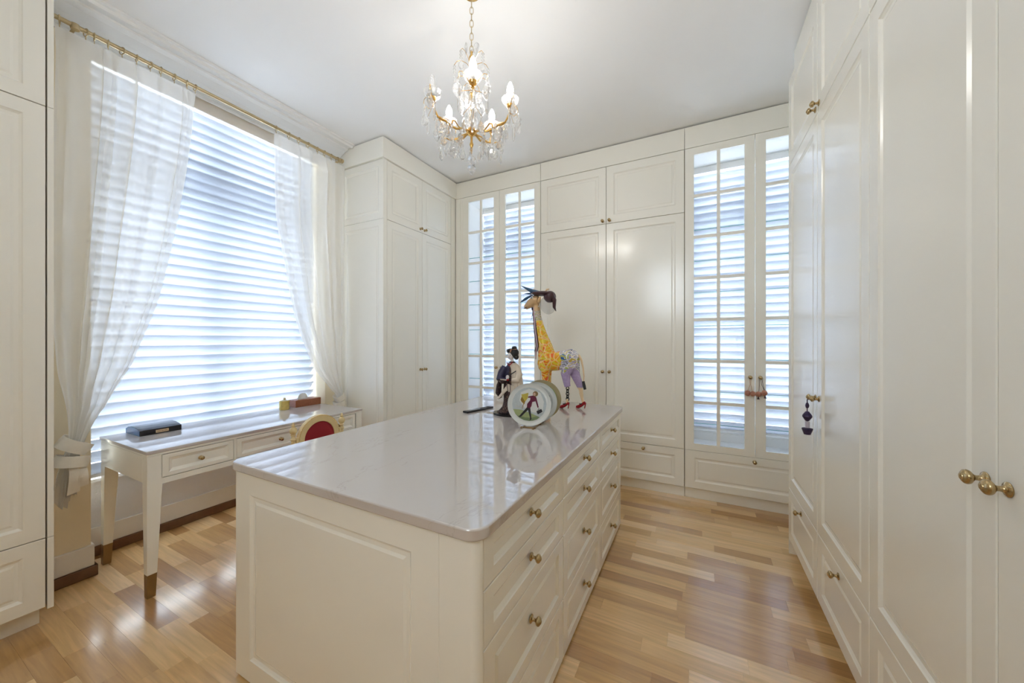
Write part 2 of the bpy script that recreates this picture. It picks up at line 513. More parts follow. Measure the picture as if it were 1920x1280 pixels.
# skirting: white board on a brown strip
for nm, segs in (('baseboard_left', [(XP, 0.30, YN0)]), ('baseboard_niche', [(-3.50, YN0, YN1)])):
    e = bpy.data.objects.new(nm, None); put(e, T(segs[0][0], segs[0][1], 0)); e['kind'] = 'structure'
    for x, y0, y1 in segs:
        yy1 = y1 + (0.012 if nm == 'baseboard_left' else 0)
        b1 = MB(); b1.box(x, x + 0.014, y0, yy1, 0.062, 0.185); wbuild(b1, 'skirting_board', BASEW, e, bevel=0.004)
        b2 = MB(); b2.box(x, x + 0.026, y0, yy1 + (0.012 if nm == 'baseboard_left' else 0), 0.0, 0.062); wbuild(b2, 'skirting_strip', BROWN, e, bevel=0.004)
    if nm == 'baseboard_left':
        b1 = MB(); b1.box(-3.48, XP, YN0, YN0 + 0.012, 0.062, 0.185); wbuild(b1, 'skirting_board', BASEW, e)
        b2 = MB(); b2.box(-3.47, XP + 0.02, YN0, YN0 + 0.024, 0, 0.062); wbuild(b2, 'skirting_strip', BROWN, e)

# floor strips (run along X)
SW = 0.086
strip_mesh = {}
def strip(L):
    if L not in strip_mesh:
        m = MB(); ch = 0.0004; g = 0.00008
        x0, x1, y0, y1 = g, L - g, g, SW - g
        vs = [(x0, y0, -0.015), (x1, y0, -0.015), (x1, y1, -0.015), (x0, y1, -0.015), (x0, y0, -ch), (x1, y0, -ch), (x1, y1, -ch), (x0, y1, -ch),
              (x0 + ch, y0 + ch, 0), (x1 - ch, y0 + ch, 0), (x1 - ch, y1 - ch, 0), (x0 + ch, y1 - ch, 0)]
        fs = [(0, 1, 5, 4), (1, 2, 6, 5), (2, 3, 7, 6), (3, 0, 4, 7), (4, 5, 9, 8), (5, 6, 10, 9), (6, 7, 11, 10), (7, 4, 8, 11), (8, 9, 10, 11)]
        m.add(vs, fs)
        strip_mesh[L] = (m.mesh('oak_strip', OAK), vs, fs)
    return strip_mesh[L]
rest = MB(); nstrip = 0
y = -1.30
while y < 4.0:
    x = -3.64 - random.random() * 0.5
    while x < 1.14:
        L = random.choice((0.32, 0.40, 0.47, 0.55))
        xm, ym = x + L / 2, y + SW / 2
        left = x < -1.62 and x + L > -3.5 and 0.12 < ym < 2.35 and -3.4 + 0 < x + L and (xm > -2.55 or ym > 0.45)
        right = x + L > -0.56 and x < 0.60 and 1.25 < ym < 3.62
        if left or right:
            o = inst('oak_strip', strip(L)[0], floor, T(x, y, 0)); nstrip += 1
        else:
            _, vs, fs = strip(L)
            rest.add([(a + x, b_ + y, c_) for a, b_, c_ in vs], fs)
        x += L
    y += SW
o = rest.build('oak_strip_field', OAK, floor); o['kind'] = 'stuff'
print('strips', nstrip)

# ------------------------------------------------------------------ windows and blinds
def window(name, face, plane, a0, a1, z0, z1, bars_v, bars_h, fw=0.06, depth=0.06):
    """face '+X': frame lies in plane X=plane, a along Y; '-Y': plane Y=plane, a along X"""
    e = bpy.data.objects.new(name, None)
    put(e, T(plane, a0, z0) if face == '+X' else T(a0, plane, z0)); e['kind'] = 'structure'
    def bx(mb, p0, p1, u0, u1, w0, w1):
        if face == '+X': mb.box(p0, p1, u0, u1, w0, w1)
        else: mb.box(u0, u1, -p1 + 2 * plane, -p0 + 2 * plane, w0, w1)
    m = MB()
    bx(m, plane, plane + depth, a0, a0 + fw, z0, z1); bx(m, plane, plane + depth, a1 - fw, a1, z0, z1)
    bx(m, plane, plane + depth, a0 + fw, a1 - fw, z0, z0 + fw); bx(m, plane, plane + depth, a0 + fw, a1 - fw, z1 - fw, z1)
    wbuild(m, 'window_frame', WHITE_P, e)
    for v0, v1 in bars_v:
        m = MB(); bx(m, plane + 0.001, plane + depth + 0.01, v0, v1, z0 + fw, z1 - fw); wbuild(m, 'mullion', WHITE_P, e)
    for h0, h1 in bars_h:
        m = MB(); bx(m, plane - 0.001, plane + depth - 0.002, a0 + fw, a1 - fw, h0, h1); wbuild(m, 'transom', WHITE_P, e)
    us = [a0 + fw] + [v for p in bars_v for v in p] + [a1 - fw]
    hs = [z0 + fw] + [v for p in bars_h for v in p] + [z1 - fw]
    for i in range(0, len(us), 2):
        for j in range(0, len(hs), 2):
            m = MB(); bx(m, plane + depth * 0.4, plane + depth * 0.4 + 0.004, us[i], us[i + 1], hs[j], hs[j + 1]); wbuild(m, 'pane', PANE, e)
    return e
w1 = window('window_1', '+X', -3.60, YN0, YN1, 0.50, 3.18, [(1.45, 1.555)], [(2.42, 2.57)], 0.07)
m = MB(); m.box(-3.54, -3.47, YN0, YN1, 0.485, 0.505); wbuild(m, 'window_sill', WHITE_P, w1)
w2 = window('window_2', '-Y', 4.10, OP[0][0], OP[0][1], zb0, zb1, [(-2.01, -1.94)], [(2.45, 2.53)], 0.05)
w3 = window('window_3', '-Y', 4.10, OP[1][0], OP[1][1], zb0, zb1, [(0.395, 0.465)], [(2.45, 2.53)], 0.05)
w4 = window('added_rear_window', '-Y', -1.34, RX0, RX1, RZ0, RZ1, [(-0.605, -0.545)], [], 0.05, 0.05)  # added behind the camera to brighten the room with sky light
for e, (a, b_) in ((w2, OP[0]), (w3, OP[1])):
    m = MB(); m.box(a + 0.001, b_ - 0.001, 3.91, 4.09, zb0 + 0.0005, zb0 + 0.010); wbuild(m, 'window_sill', WHITE_P, e, bevel=0.003)

def blind(name, label, face, plane, a0, a1, z0, z1, pitch):
    e = thing(name, label, 'blind', (plane, a0, z0) if face == '+X' else (a0, plane, z0))
    R = I() if face == '-Y' else Rz(PI / 2)
    O = T(plane, a0, 0) if face == '+X' else T(a0, plane, 0)
    L = a1 - a0
    m = MB()
    n = 8; wd_ = 0.106; tl = math.radians(52)   # vane section: room edge high, outer edge low
    for i in range(n + 1):
        t = i / n - 0.5
        q = 0.006 * math.sin(PI * (t + 0.5))
        yy = -t * wd_ * math.cos(tl) - q * math.sin(tl)
        zz = t * wd_ * math.sin(tl) - q * math.cos(tl)
        m.v += [(0.004, yy, zz), (L - 0.004, yy, zz)]
    for i in range(n):
        m.f.append((2 * i, 2 * i + 1, 2 * i + 3, 2 * i + 2)); m.mi.append(0)
    me = m.mesh('slat', SLATM, True)
    z = z0 + 0.055
    while z + pitch * 0.5 < z1 - 0.03:
        inst('slat', me, e, O @ R @ T(0, 0, z)); z += pitch
    for yy in (-0.040,):
        m = MB(); m.box(0.003, L - 0.003, yy - 0.0002, yy + 0.0002, z0 + 0.028, z1 - 0.03)
        o = bpy.data.objects.new('sheer_panel', m.mesh('sheer_panel', VEIL)); put(o, O @ R, e)
    m = MB(); m.box(0, L, -0.016, 0.016, 0, 0.03); m.build('bottom_rail', RAILM, e, O @ R @ T(0, 0, z0), bevel=0.004)
    m = MB(); m.box(0, L, -0.042, 0.045, 0, z1 - z + 0.025); m.build('head_rail', RAILM, e, O @ R @ T(0, 0, z - 0.012), bevel=0.006)
    return e
bl1 = blind('window_blind', 'wide white slatted fabric blind in the niche behind the writing desk', '+X', -3.405, YN0 + 0.015, YN1 - 0.015, 0.535, 3.165, 0.0735)
m = MB(); m.box(-3.252, -3.240, YN0 + 0.002, YN1 - 0.002, 3.092, 3.178); wbuild(m, 'valance', simple('valance_beige', (0.74, 0.69, 0.62), 0.6), bl1, bevel=0.002)
blind('window_blind', 'white slatted blind behind the glazed cabinet left of the giraffe', '-Y', 3.960, OP[0][0] + 0.004, OP[0][1] - 0.004, 0.545, 3.06, 0.0735)
blind('window_blind', 'white slatted blind behind the glazed cabinet with pompom charms', '-Y', 3.960, OP[1][0] + 0.004, OP[1][1] - 0.004, 0.545, 3.06, 0.0735)

# ------------------------------------------------------------------ cabinet fronts
PCACHE = {}
def panel(w, h, kind, fx, fz, t=0.02):
    key = (round(w, 4), round(h, 4), kind, fx, fz, t)
    if key in PCACHE: return PCACHE[key]
    if kind == 'raised':
        st = [(0, 0, 0.002), (0.002, 0.002, 0), (fx, fz, 0), (fx + 0.003, fz + 0.003, 0.003), (fx + 0.013, fz + 0.013, 0.009), (fx + 0.023, fz + 0.023, 0.009), (fx + 0.033, fz + 0.033, 0.004)]
    elif kind == 'door':
        st = [(0, 0, 0.002), (0.002, 0.002, 0), (fx, fz, 0), (fx + 0.004, fz + 0.004, 0.004), (fx + 0.012, fz + 0.012, 0.009), (fx + 0.026, fz + 0.026, 0.009), (fx + 0.036, fz + 0.036, 0.005)]
    elif kind == 'small':
        st = [(0, 0, 0.002), (0.002, 0.002, 0), (fx, fz, 0), (fx + 0.003, fz + 0.003, 0.003), (fx + 0.017, fz + 0.017, 0.010)]
    else:
        st = [(0, 0, 0.002), (0.002, 0.002, 0)]
    m = MB(); vs = [(0, t, 0), (w, t, 0), (w, t, h), (0, t, h)]; fs = [(3, 2, 1, 0)]
    for ix, iz, d in st:
        vs += [(ix, d, iz), (w - ix, d, iz), (w - ix, d, h - iz), (ix, d, h - iz)]
    for j in range(len(st)):
        a, b_ = j * 4, (j + 1) * 4
        for i in range(4):
            i2 = (i + 1) % 4
            fs.append((a + i, a + i2, b_ + i2, b_ + i))
    k = len(st) * 4
    fs.append((k, k + 1, k + 2, k + 3))
    m.add(vs, fs)
    me = m.mesh('panel', CREAM)
    PCACHE[key] = me
    return me

def fmat(face, plane, a, z):
    if face == '-Y': return T(a, plane, z)
    if face == '+X': return T(plane, a, z) @ Rz(PI / 2)
    return T(plane, a, z) @ Rz(-PI / 2)

def front(name, parent, face, plane, a0, a1, z0, z1, kind='door', fx=0.066, fz=0.066, gap=0.002, t=0.02):
    me = panel(a1 - a0 - 2 * gap, z1 - z0 - 2 * gap, kind, fx, fz, t)
    a = a1 - gap if face == '-X' else a0 + gap
    return inst(name, me, parent, fmat(face, plane, a, z0 + gap))

def knob_mesh(name, mat, s=1.0):
    m = MB()
    p = [(0.0, 0), (0.0145, 0), (0.0150, 0.002), (0.0135, 0.004), (0.0085, 0.006), (0.0058, 0.010), (0.0052, 0.016), (0.0062, 0.021), (0.0105, 0.0245),
         (0.0142, 0.0285), (0.0155, 0.033), (0.0145, 0.0375), (0.0110, 0.041), (0.0070, 0.0428), (0.0065, 0.0445), (0.0035, 0.0460), (0.0, 0.0464)]
    m.lathe([(r * s, h * s * 0.84) for r, h in p], 18, '-Y')
    return m.mesh(name, mat, True)
KNOB = knob_mesh('knob', BRASS)
KNOB_S = knob_mesh('knob', BRASS, 0.8)
KNOB_L = knob_mesh('knob', BRASS, 0.95)
def knob(parent, face, plane, a, z, me=None):
    return inst('knob', me or KNOB, parent, fmat(face, plane, a, z))

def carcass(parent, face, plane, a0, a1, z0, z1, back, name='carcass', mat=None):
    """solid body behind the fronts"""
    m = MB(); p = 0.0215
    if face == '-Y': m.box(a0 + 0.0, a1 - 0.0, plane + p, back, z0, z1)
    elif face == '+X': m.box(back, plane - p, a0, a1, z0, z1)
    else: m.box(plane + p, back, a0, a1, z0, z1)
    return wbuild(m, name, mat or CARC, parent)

def board(parent, name, x0, x1, y0, y1, z0, z1, mat=None, bevel=0.0012):
    m = MB(); m.box(x0, x1, y0, y1, z0, z1)
    return wbuild(m, name, mat or CREAM, parent, bevel=bevel)

# --- back wall: middle wardrobe
wd = thing('wardrobe', 'cream double wardrobe on the back wall behind the giraffe figure', 'wardrobe', (-0.795, 3.8, 0))
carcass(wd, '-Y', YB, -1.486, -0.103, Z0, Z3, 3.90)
cols = [(-1.487, -0.795, 1), (-0.795, -0.1025, 0)]
for a0, a1, right in cols:
    ka = a1 - 0.033 if right else a0 + 0.033
    d = front('upper_door', wd, '-Y', YB, a0, a1, Z2, Z3, fx=0.07, fz=0.075); knob(d, '-Y', YB, ka, 2.575, KNOB_L)
    d = front('door', wd, '-Y', YB, a0, a1, Z1, Z2, fx=0.07, fz=0.07); knob(d, '-Y', YB, ka, 1.10, KNOB_L)
    d = front('drawer', wd, '-Y', YB, a0, a1, Z0, Z1, 'raised', 0.075, 0.062); knob(d, '-Y', YB, (a0 + a1) / 2, 0.402, KNOB_L)
board(wd, 'plinth', -1.486, -0.103, 3.598, 3.89, 0.0, Z0 - 0.001)
board(wd, 'filler', -1.486, -0.103, YB - 0.002, 3.895, Z3 + 0.002, ZC - 0.012)

# --- glazed cabinets
def glazed(name, label, a0, am, a1, shelves, drawer=True, fr=None):
    e = thing(name, label, 'cabinet', ((a0 + a1) / 2, 3.78, 0))
    b0, b1 = a0 + 0.001, a1 - 0.001
    yb = 3.90
    for x0 in (b0, b1 - 0.018):
        board(e, 'side_panel', x0, x0 + 0.018, YB + 0.0215, yb, Z0, Z3, CREAM_IN)
    board(e, 'bottom_board', b0 + 0.018, b1 - 0.018, YB + 0.0215, yb, Z1 - 0.012, Z1 + 0.018, CREAM_IN)
    board(e, 'top_board', b0 + 0.018, b1 - 0.018, YB + 0.0215, yb, 3.072, Z3, CREAM_IN)
    board(e, 'drawer_box', b0 + 0.02, b1 - 0.02, YB + 0.0215, yb, Z0, Z1 - 0.014)
    board(e, 'plinth', b0, b1, 3.598, 3.89, 0.0, Z0 - 0.001)
    board(e, 'filler', b0 - (0.0 if fr is None else fr), b1, YB - 0.002, 3.895, Z3 + 0.002, ZC - 0.012)
    for j, z in enumerate(shelves):
        m = MB(); m.box(b0 + 0.022, b1 - 0.022, 3.632, 3.885, z, z + 0.006)
        s = wbuild(m, 'glass_shelf', PANE, e)
        m = MB(); m.box(b0 + 0.022, b1 - 0.022, 3.630, 3.632, z, z + 0.006)
        wbuild(m, 'shelf_edge', SHELFEDGE, s)
    for u0, u1, kn in ((a0, am, 1), (am, a1, 0)):
        g = 0.0016; sw = 0.072; t = 0.022
        m = MB()
        z0, z1 = Z1 + g, Z3 - g
        zi0, zi1 = 0.497, 3.040
        x0, x1 = u0 + g, u1 - g
        m.box(x0, x0 + sw, YB, YB + t, z0, z1); m.box(x1 - sw, x1, YB, YB + t, z0, z1)
        m.box(x0 + sw, x1 - sw, YB, YB + t, z0, zi0); m.box(x0 + sw, x1 - sw, YB, YB + t, zi1, z1)
        d = wbuild(m, 'glass_door', CREAM, e)
        xa, xb = x0 + sw, x1 - sw
        xm = (xa + xb) / 2
        mw = 0.013
        m = MB(); m.box(xm - mw, xm + mw, YB + 0.002, YB + t - 0.002, zi0, zi1); wbuild(m, 'muntin', CREAM, d)
        hz = (zi1 - zi0) / 7
        for r in range(1, 7):
            zz = zi0 + hz * r
            for p0, p1 in ((xa, xm - mw), (xm + mw, xb)):
                m = MB(); m.box(p0, p1, YB + 0.003, YB + t - 0.003, zz - mw, zz + mw); wbuild(m, 'muntin', CREAM, d)
        for r in range(7):
            for p0, p1 in ((xa, xm - mw), (xm + mw, xb)):
                zl = zi0 + hz * r + (mw if r else 0); zh = zi0 + hz * (r + 1) - (mw if r < 6 else 0)
                m = MB(); m.box(p0 + 0.0005, p1 - 0.0005, YB + 0.012, YB + 0.015, zl + 0.0005, zh - 0.0005); wbuild(m, 'pane', PANE, d)
        knob(d, '-Y', YB, (u1 - 0.035) if kn else (u0 + 0.035), 1.10, KNOB_L)
    d = front('drawer', e, '-Y', YB, a0, a1, Z0, Z1, 'raised', 0.075, 0.062); knob(d, '-Y', YB, am - 0.004, 0.402, KNOB_L)
    return e
SH = (0.66, 0.95, 1.24, 1.53, 1.83, 2.11, 2.39)
glazed('glazed_cabinet', 'tall cream glazed cabinet in the corner behind the doll figure', -2.487, -1.992, -1.4885, SH, fr=0.11)
glazed('glazed_cabinet', 'tall cream glazed cabinet with pompom charms hanging on its knobs', -0.101, 0.423, 0.945, SH)
fe = thing('filler_panel', 'narrow cream filler strip between corner wardrobe and glazed cabinet', 'panel', (-2.54, YB, 0))
board(fe, 'stile', -2.598, -2.4885, YB + 0.002, YB + 0.03, 0.0, Z3)
m = MB(); m.box(-2.528, -2.522, YB - 0.004, YB + 0.003, 0.1, Z3); wbuild(m, 'bead', CREAM, fe)
fe = thing('filler_panel', 'cream end filler at the right end of the back cabinets', 'panel', (1.04, YB, 0))
board(fe, 'stile', 0.9465, 1.138, YB + 0.002, YB + 0.03, 0.0, Z3)
board(fe, 'top_filler', 0.9465, 1.138, YB - 0.002, YB + 0.03, Z3 + 0.002, ZC - 0.012)

# --- corner wardrobe on the window wall
cw = thing('wardrobe', 'tall cream corner wardrobe standing beside the right curtain', 'wardrobe', (-2.9, 2.98, 0))
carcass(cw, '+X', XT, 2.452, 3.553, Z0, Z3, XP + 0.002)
board(cw, 'front_stile', XT - 0.02, XT, 2.44, 2.475, Z0, Z3)
board(cw, 'front_stile', XT - 0.02, XT - 0.001, 3.470, 3.553, Z0, Z3)
front('side_panel', cw, '-Y', 2.432, -3.19, XT - 0.0, Z0, Z2, 'door', 0.06, 0.06, gap=0.001, t=0.018)
front('side_panel', cw, '-Y', 2.432, -3.19, XT - 0.0, Z2, Z3, 'door', 0.06, 0.06, gap=0.001, t=0.018)
board(cw, 'corner_bead', -3.218, -3.192, 2.405, 2.45, Z0, Z3)
for a0, a1, right in ((2.477, 2.968, 1), (2.968, 3.468, 0)):
    ka = a1 - 0.033 if right else a0 + 0.033
    d = front('upper_door', cw, '+X', XT, a0, a1, Z2, Z3, fx=0.06, fz=0.07); knob(d, '+X', XT, ka, 2.582, KNOB_L)
    d = front('door', cw, '+X', XT, a0, a1, Z1, Z2, fx=0.06, fz=0.07); knob(d, '+X', XT, ka, 1.10, KNOB_L)
    d = front('drawer', cw, '+X', XT, a0, a1, Z0, Z1, 'raised', 0.06, 0.06); knob(d, '+X', XT, (a0 + a1) / 2, 0.402, KNOB_L)
board(cw, 'plinth', XP + 0.005, -2.65, 2.46, 3.55, 0, Z0 - 0.001)
board(cw, 'filler', XP + 0.003, XT + 0.018, 2.412, 3.552, Z3 + 0.002, ZC - 0.012)

# --- left foreground wardrobe
lw = thing('wardrobe', 'cream wardrobe cut by the left edge, in front of the left curtain', 'wardrobe', (-3.0, -0.1, 0))
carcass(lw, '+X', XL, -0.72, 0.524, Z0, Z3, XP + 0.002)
board(lw, 'side_panel', XP + 0.002, XL, 0.5255, 0.546, Z1 - 0.0, Z2)
board(lw, 'side_panel', XP + 0.002, XL, 0.5255, 0.546, Z2 + 0.002, Z3)
board(lw, 'side_panel', XP + 0.002, XL, 0.5255, 0.546, Z0 - 0.012, Z1 - 0.002)
for a0, a1, right in ((-0.72, -0.10, 1), (-0.10, 0.522, 0)):
    ka = a1 - 0.033 if right else a0 + 0.033
    d = front('upper_door', lw, '+X', XL, a0, a1, Z2, Z3); knob(d, '+X', XL, ka, 2.582)
    d = front('door', lw, '+X', XL, a0, a1, Z1, Z2); knob(d, '+X', XL, ka, 1.10)
    d = front('drawer', lw, '+X', XL, a0, a1, Z0, Z1, 'raised', 0.066, 0.062); knob(d, '+X', XL, (a0 + a1) / 2, 0.402)
board(lw, 'plinth', XP + 0.005, XL - 0.075, -0.72, 0.515, 0, Z0 - 0.001)
board(lw, 'filler', XP + 0.003, XL, -0.72, 0.546, Z3 + 0.002, ZC - 0.012)

# --- right hand wardrobes
def right_wardrobe(label, ym, y0, y1, kn_drawer):
    e = thing('wardrobe', label, 'wardrobe', (0.83, ym, 0))
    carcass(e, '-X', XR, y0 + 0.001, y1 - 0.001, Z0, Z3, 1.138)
    for a0, a1, far in ((ym, y1, 1), (y0, ym, 0)):
        ka = ym + 0.031 if far else ym - 0.031
        d = front('upper_door', e, '-X', XR, a0, a1, Z2, Z3); knob(d, '-X', XR, ka, 2.580)
        d = front('door', e, '-X', XR, a0, a1, Z1, Z2, fx=0.066, fz=0.07); knob(d, '-X', XR, ka, 1.112)
        d = front('drawer', e, '-X', XR, a0, a1, Z0, Z1, 'raised', 0.066, 0.062); knob(d, '-X', XR, (a0 + a1) / 2, 0.395)
    board(e, 'plinth', XR + 0.06, 1.13, y0 + 0.002, y1 - 0.002, 0, Z0 - 0.001)
    board(e, 'filler', XR + 0.028, 1.137, y0 + 0.001, y1 - 0.001, Z3 + 0.002, ZC - 0.012)
    return e
rwa = right_wardrobe('cream wardrobe on the right with a purple tassel on its knobs', 2.313, 1.697, 2.945, True)
rwb = right_wardrobe('cream wardrobe nearest the camera at the right edge of the photo', 1.091, 0.473, 1.697, True)
board(rwa, 'end_panel', XR + 0.002, 1.137, 2.9455, 2.963, 0.0, Z3)

# ------------------------------------------------------------------ island
def rrect(x0, x1, y0, y1, r, n=8):
    pts = []
    for cx, cy_, a0 in ((x1 - r, y1 - r, 0), (x0 + r, y1 - r, PI / 2), (x0 + r, y0 + r, PI), (x1 - r, y0 + r, 1.5 * PI)):
        for i in range(n + 1):
            a = a0 + (PI / 2) * i / n
            pts.append((cx + r * math.cos(a), cy_ + r * math.sin(a)))
    return pts
isl = thing('island_dresser', 'cream island chest of drawers in the middle of the room', 'dresser', (-1.12, 1.81, 0))
XI = -0.52; YI = 0.812; XIL = -1.722; YIB = 2.822; ZT = 0.865
m = MB()
r = 0.028
core = [(XI - 0.0215, 0.836), (XI - 0.0215, 2.805), (XI - 0.002, 2.805), (XI - 0.002, YIB), (XIL, YIB), (XIL, YI + 0.021)]
corner = []
for i in range(9):
    a = -PI / 2 + (PI / 2) * i / 8
    corner.append((XI - 0.0 - r + r * math.cos(a), YI + r + r * math.sin(a)))
body = [(XI - 0.13, YI + 0.021), (XI - 0.13, YI)] + corner[:-1] + [(XI, 0.8365), (XI - 0.0215, 0.8365)] + core[1:]
m.prism(body, 0.012, ZT, plane='XY')
wbuild(m, 'carcass', CREAM, isl, smooth=True)
front('end_panel', isl, '-Y', YI, XIL, XI - 0.13, 0.012, ZT, 'door', 0.105, 0.09, gap=0.0, t=0.02)
ycols = [(0.838, 1.4985), (1.4995, 2.1635), (2.1645, 2.803)]
zrows = [(0.012, 0.275, 'raised'), (0.275, 0.549, 'raised'), (0.549, 0.712, 'small'), (0.712, 0.864, 'small')]
for c0, c1 in ycols:
    for z0, z1, k in zrows:
        d = front('drawer', isl, '+X', XI, c0, c1, z0, z1, k, 0.055, 0.045 if k == 'raised' else 0.04)
        knob(d, '+X', XI, (c0 + c1) / 2 - 0.012, (z0 + z1) / 2 + 0.012)
m = MB(); m.box(XIL + 0.04, XI - 0.05, YI + 0.04, YIB - 0.04, 0, 0.0125); wbuild(m, 'plinth', DARKGAP, isl)
m = MB(); m.prism(rrect(-1.745, -0.503, 0.792, 2.845, 0.055, 10), 0.866, 0.900, plane='XY')
ct = m.build('island_worktop', STONE, None, T(0, 0, 0), True)
bevel_mesh(ct.data, 0.005, 3)
ct.data.polygons.foreach_set('use_smooth', [True] * len(ct.data.polygons))
for p_ in ct.data.polygons:
    if abs(p_.normal.z) > 0.99: p_.use_smooth = False
tag(ct, 'polished pale marble worktop with rounded corners on the cream island', 'worktop')

# ------------------------------------------------------------------ writing desk in the niche
DX0, DX1, DY0, DY1, DZ = -3.335, -2.645, 0.822, 2.236, 0.80
dk = thing('writing_desk', 'cream writing desk with tapered legs and marble top below the window', 'desk', (-2.99, 1.53, 0))
m = MB(); m.box(DX0, DX1, DY0, DY1, DZ - 0.018, DZ); wbuild(m, 'marble_top', STONE, dk, bevel=0.003)
XF = DX1 - 0.004
m = MB()
m.box(DX0 + 0.03, XF - 0.024, DY0 + 0.02, DY1 - 0.02, 0.622, 0.774)
wbuild(m, 'apron_box', CREAM, dk)
m = MB(); m.box(DX0 + 0.004, XF, DY0 + 0.006, DY1 - 0.006, 0.768, DZ - 0.0185); wbuild(m, 'top_frame', CREAM, dk, bevel=0.002)
m = MB(); m.box(XF - 0.024, XF, DY0 + 0.066, DY1 - 0.066, 0.605, 0.637); wbuild(m, 'lower_rail', CREAM, dk, bevel=0.0015)
for y0 in (DY0 + 0.006, DY1 - 0.026):
    m = MB(); m.box(DX0 + 0.066, XF - 0.064, y0, y0 + 0.02, 0.622, 0.768); wbuild(m, 'side_apron', CREAM, dk)
for sx, sy in ((1, 1), (1, -1), (-1, 1), (-1, -1)):
    cx = XF if sx > 0 else DX0 + 0.004
    cyy = DY0 + 0.006 if sy > 0 else DY1 - 0.006
    w0, w1_, zc = 0.064, 0.036, 0.125
    wc = w1_ + (w0 - w1_) * zc / 0.62
    def sq(wd_, z): return [(cx, cyy, z), (cx - sx * wd_, cyy, z), (cx - sx * wd_, cyy + sy * wd_, z), (cx, cyy + sy * wd_, z)]
    def loft(mb, secs):
        vs = []
        for s_ in secs: vs += s_
        fs = [(3, 2, 1, 0)]
        for j in range(len(secs) - 1):
            for i in range(4):
                i2 = (i + 1) % 4
                fs.append((4 * j + i, 4 * j + i2, 4 * j + 4 + i2, 4 * j + 4 + i))
        k = 4 * (len(secs) - 1)
        fs.append((k, k + 1, k + 2, k + 3))
        mb.add(vs, fs)
    m = MB(); loft(m, [sq(wc, zc), sq(w0, 0.62), sq(w0, 0.768)])
    lg = wbuild(m, 'leg', CREAM, dk, bevel=0.0015)
    m = MB(); loft(m, [sq(w1_, 0.0), sq(wc, zc - 0.0005)])
    wbuild(m, 'foot_cap', BRONZE, lg, bevel=0.001)
m = MB()
for y0, y1 in ((1.240, 1.254), (1.806, 1.816), (DY0 + 0.066, 0.8895), (2.166, DY1 - 0.066)):
    m = MB(); m.box(XF - 0.024, XF, y0, y1, 0.637, 0.768); wbuild(m, 'drawer_divider', CREAM, dk)
for y0, y1 in ((0.8895, 1.240), (1.254, 1.806), (1.816, 2.166)):
    d = front('drawer', dk, '+X', XF - 0.001, y0, y1, 0.638, 0.7665, 'small', 0.028, 0.022, gap=0.002)
    knob(d, '+X', XF - 0.001, (y0 + y1) / 2, 0.702, KNOB_S)

# ------------------------------------------------------------------ curtains and rod
XC = -3.10
rod = thing('curtain_rod', 'satin brass curtain rod under the cornice above the window', 'curtain rod', (XC, 1.48, 3.165))
m = MB(); m.tube([(XC, 0.552, 3.163), (XC, 1.48, 3.163), (XC, 2.37, 3.163)], 0.0125, 14); wbuild(m, 'rod', BRASS_L, rod, True)
m = MB(); m.lathe([(0, -0.005), (0.016, -0.005), (0.018, 0.0), (0.014, 0.01), (0.02, 0.014), (0.021, 0.03), (0.014, 0.036), (0, 0.04)], 14, 'X')
fm = m.mesh('end_stop', BRASS_L, True)
inst('end_stop', fm, rod, T(XC, 2.352, 3.163) @ Rz(PI / 2)); inst('end_stop', fm, rod, T(XC, 0.585, 3.163) @ Rz(-PI / 2))
for y in (0.672, 2.352):
    m = MB(); m.tube([(XP, y, 3.152), (XC, y, 3.152)], 0.008, 10); m.lathe([(0, 0), (0.018, 0), (0.020, 0.012), (0.018, 0.03), (0, 0.03)], 14, 'Z', c=(XC, y, 3.143))
    m.lathe([(0, 0), (0.026, 0), (0.026, 0.006), (0, 0.007)], 14, 'X', c=(XP, y, 3.152))
    wbuild(m, 'bracket', BRASS_L, rod, True)

def interp(pts, z):
    """pts: (z, y) sorted by descending z"""
    if z >= pts[0][0]: return pts[0][1]
    for i in range(len(pts) - 1):
        z1, y1 = pts[i]; z2, y2 = pts[i + 1]
        if z <= z1 and z >= z2:
            # catmull-rom
            y0 = pts[i - 1][1] if i > 0 else y1
            y3 = pts[i + 2][1] if i + 2 < len(pts) else y2
            t = (z1 - z) / (z1 - z2)
            return 0.5 * (2 * y1 + (y2 - y0) * t + (2 * y0 - 5 * y1 + 4 * y2 - y3) * t * t + (3 * y1 - y0 - 3 * y2 + y3) * t ** 3)
    return pts[-1][1]

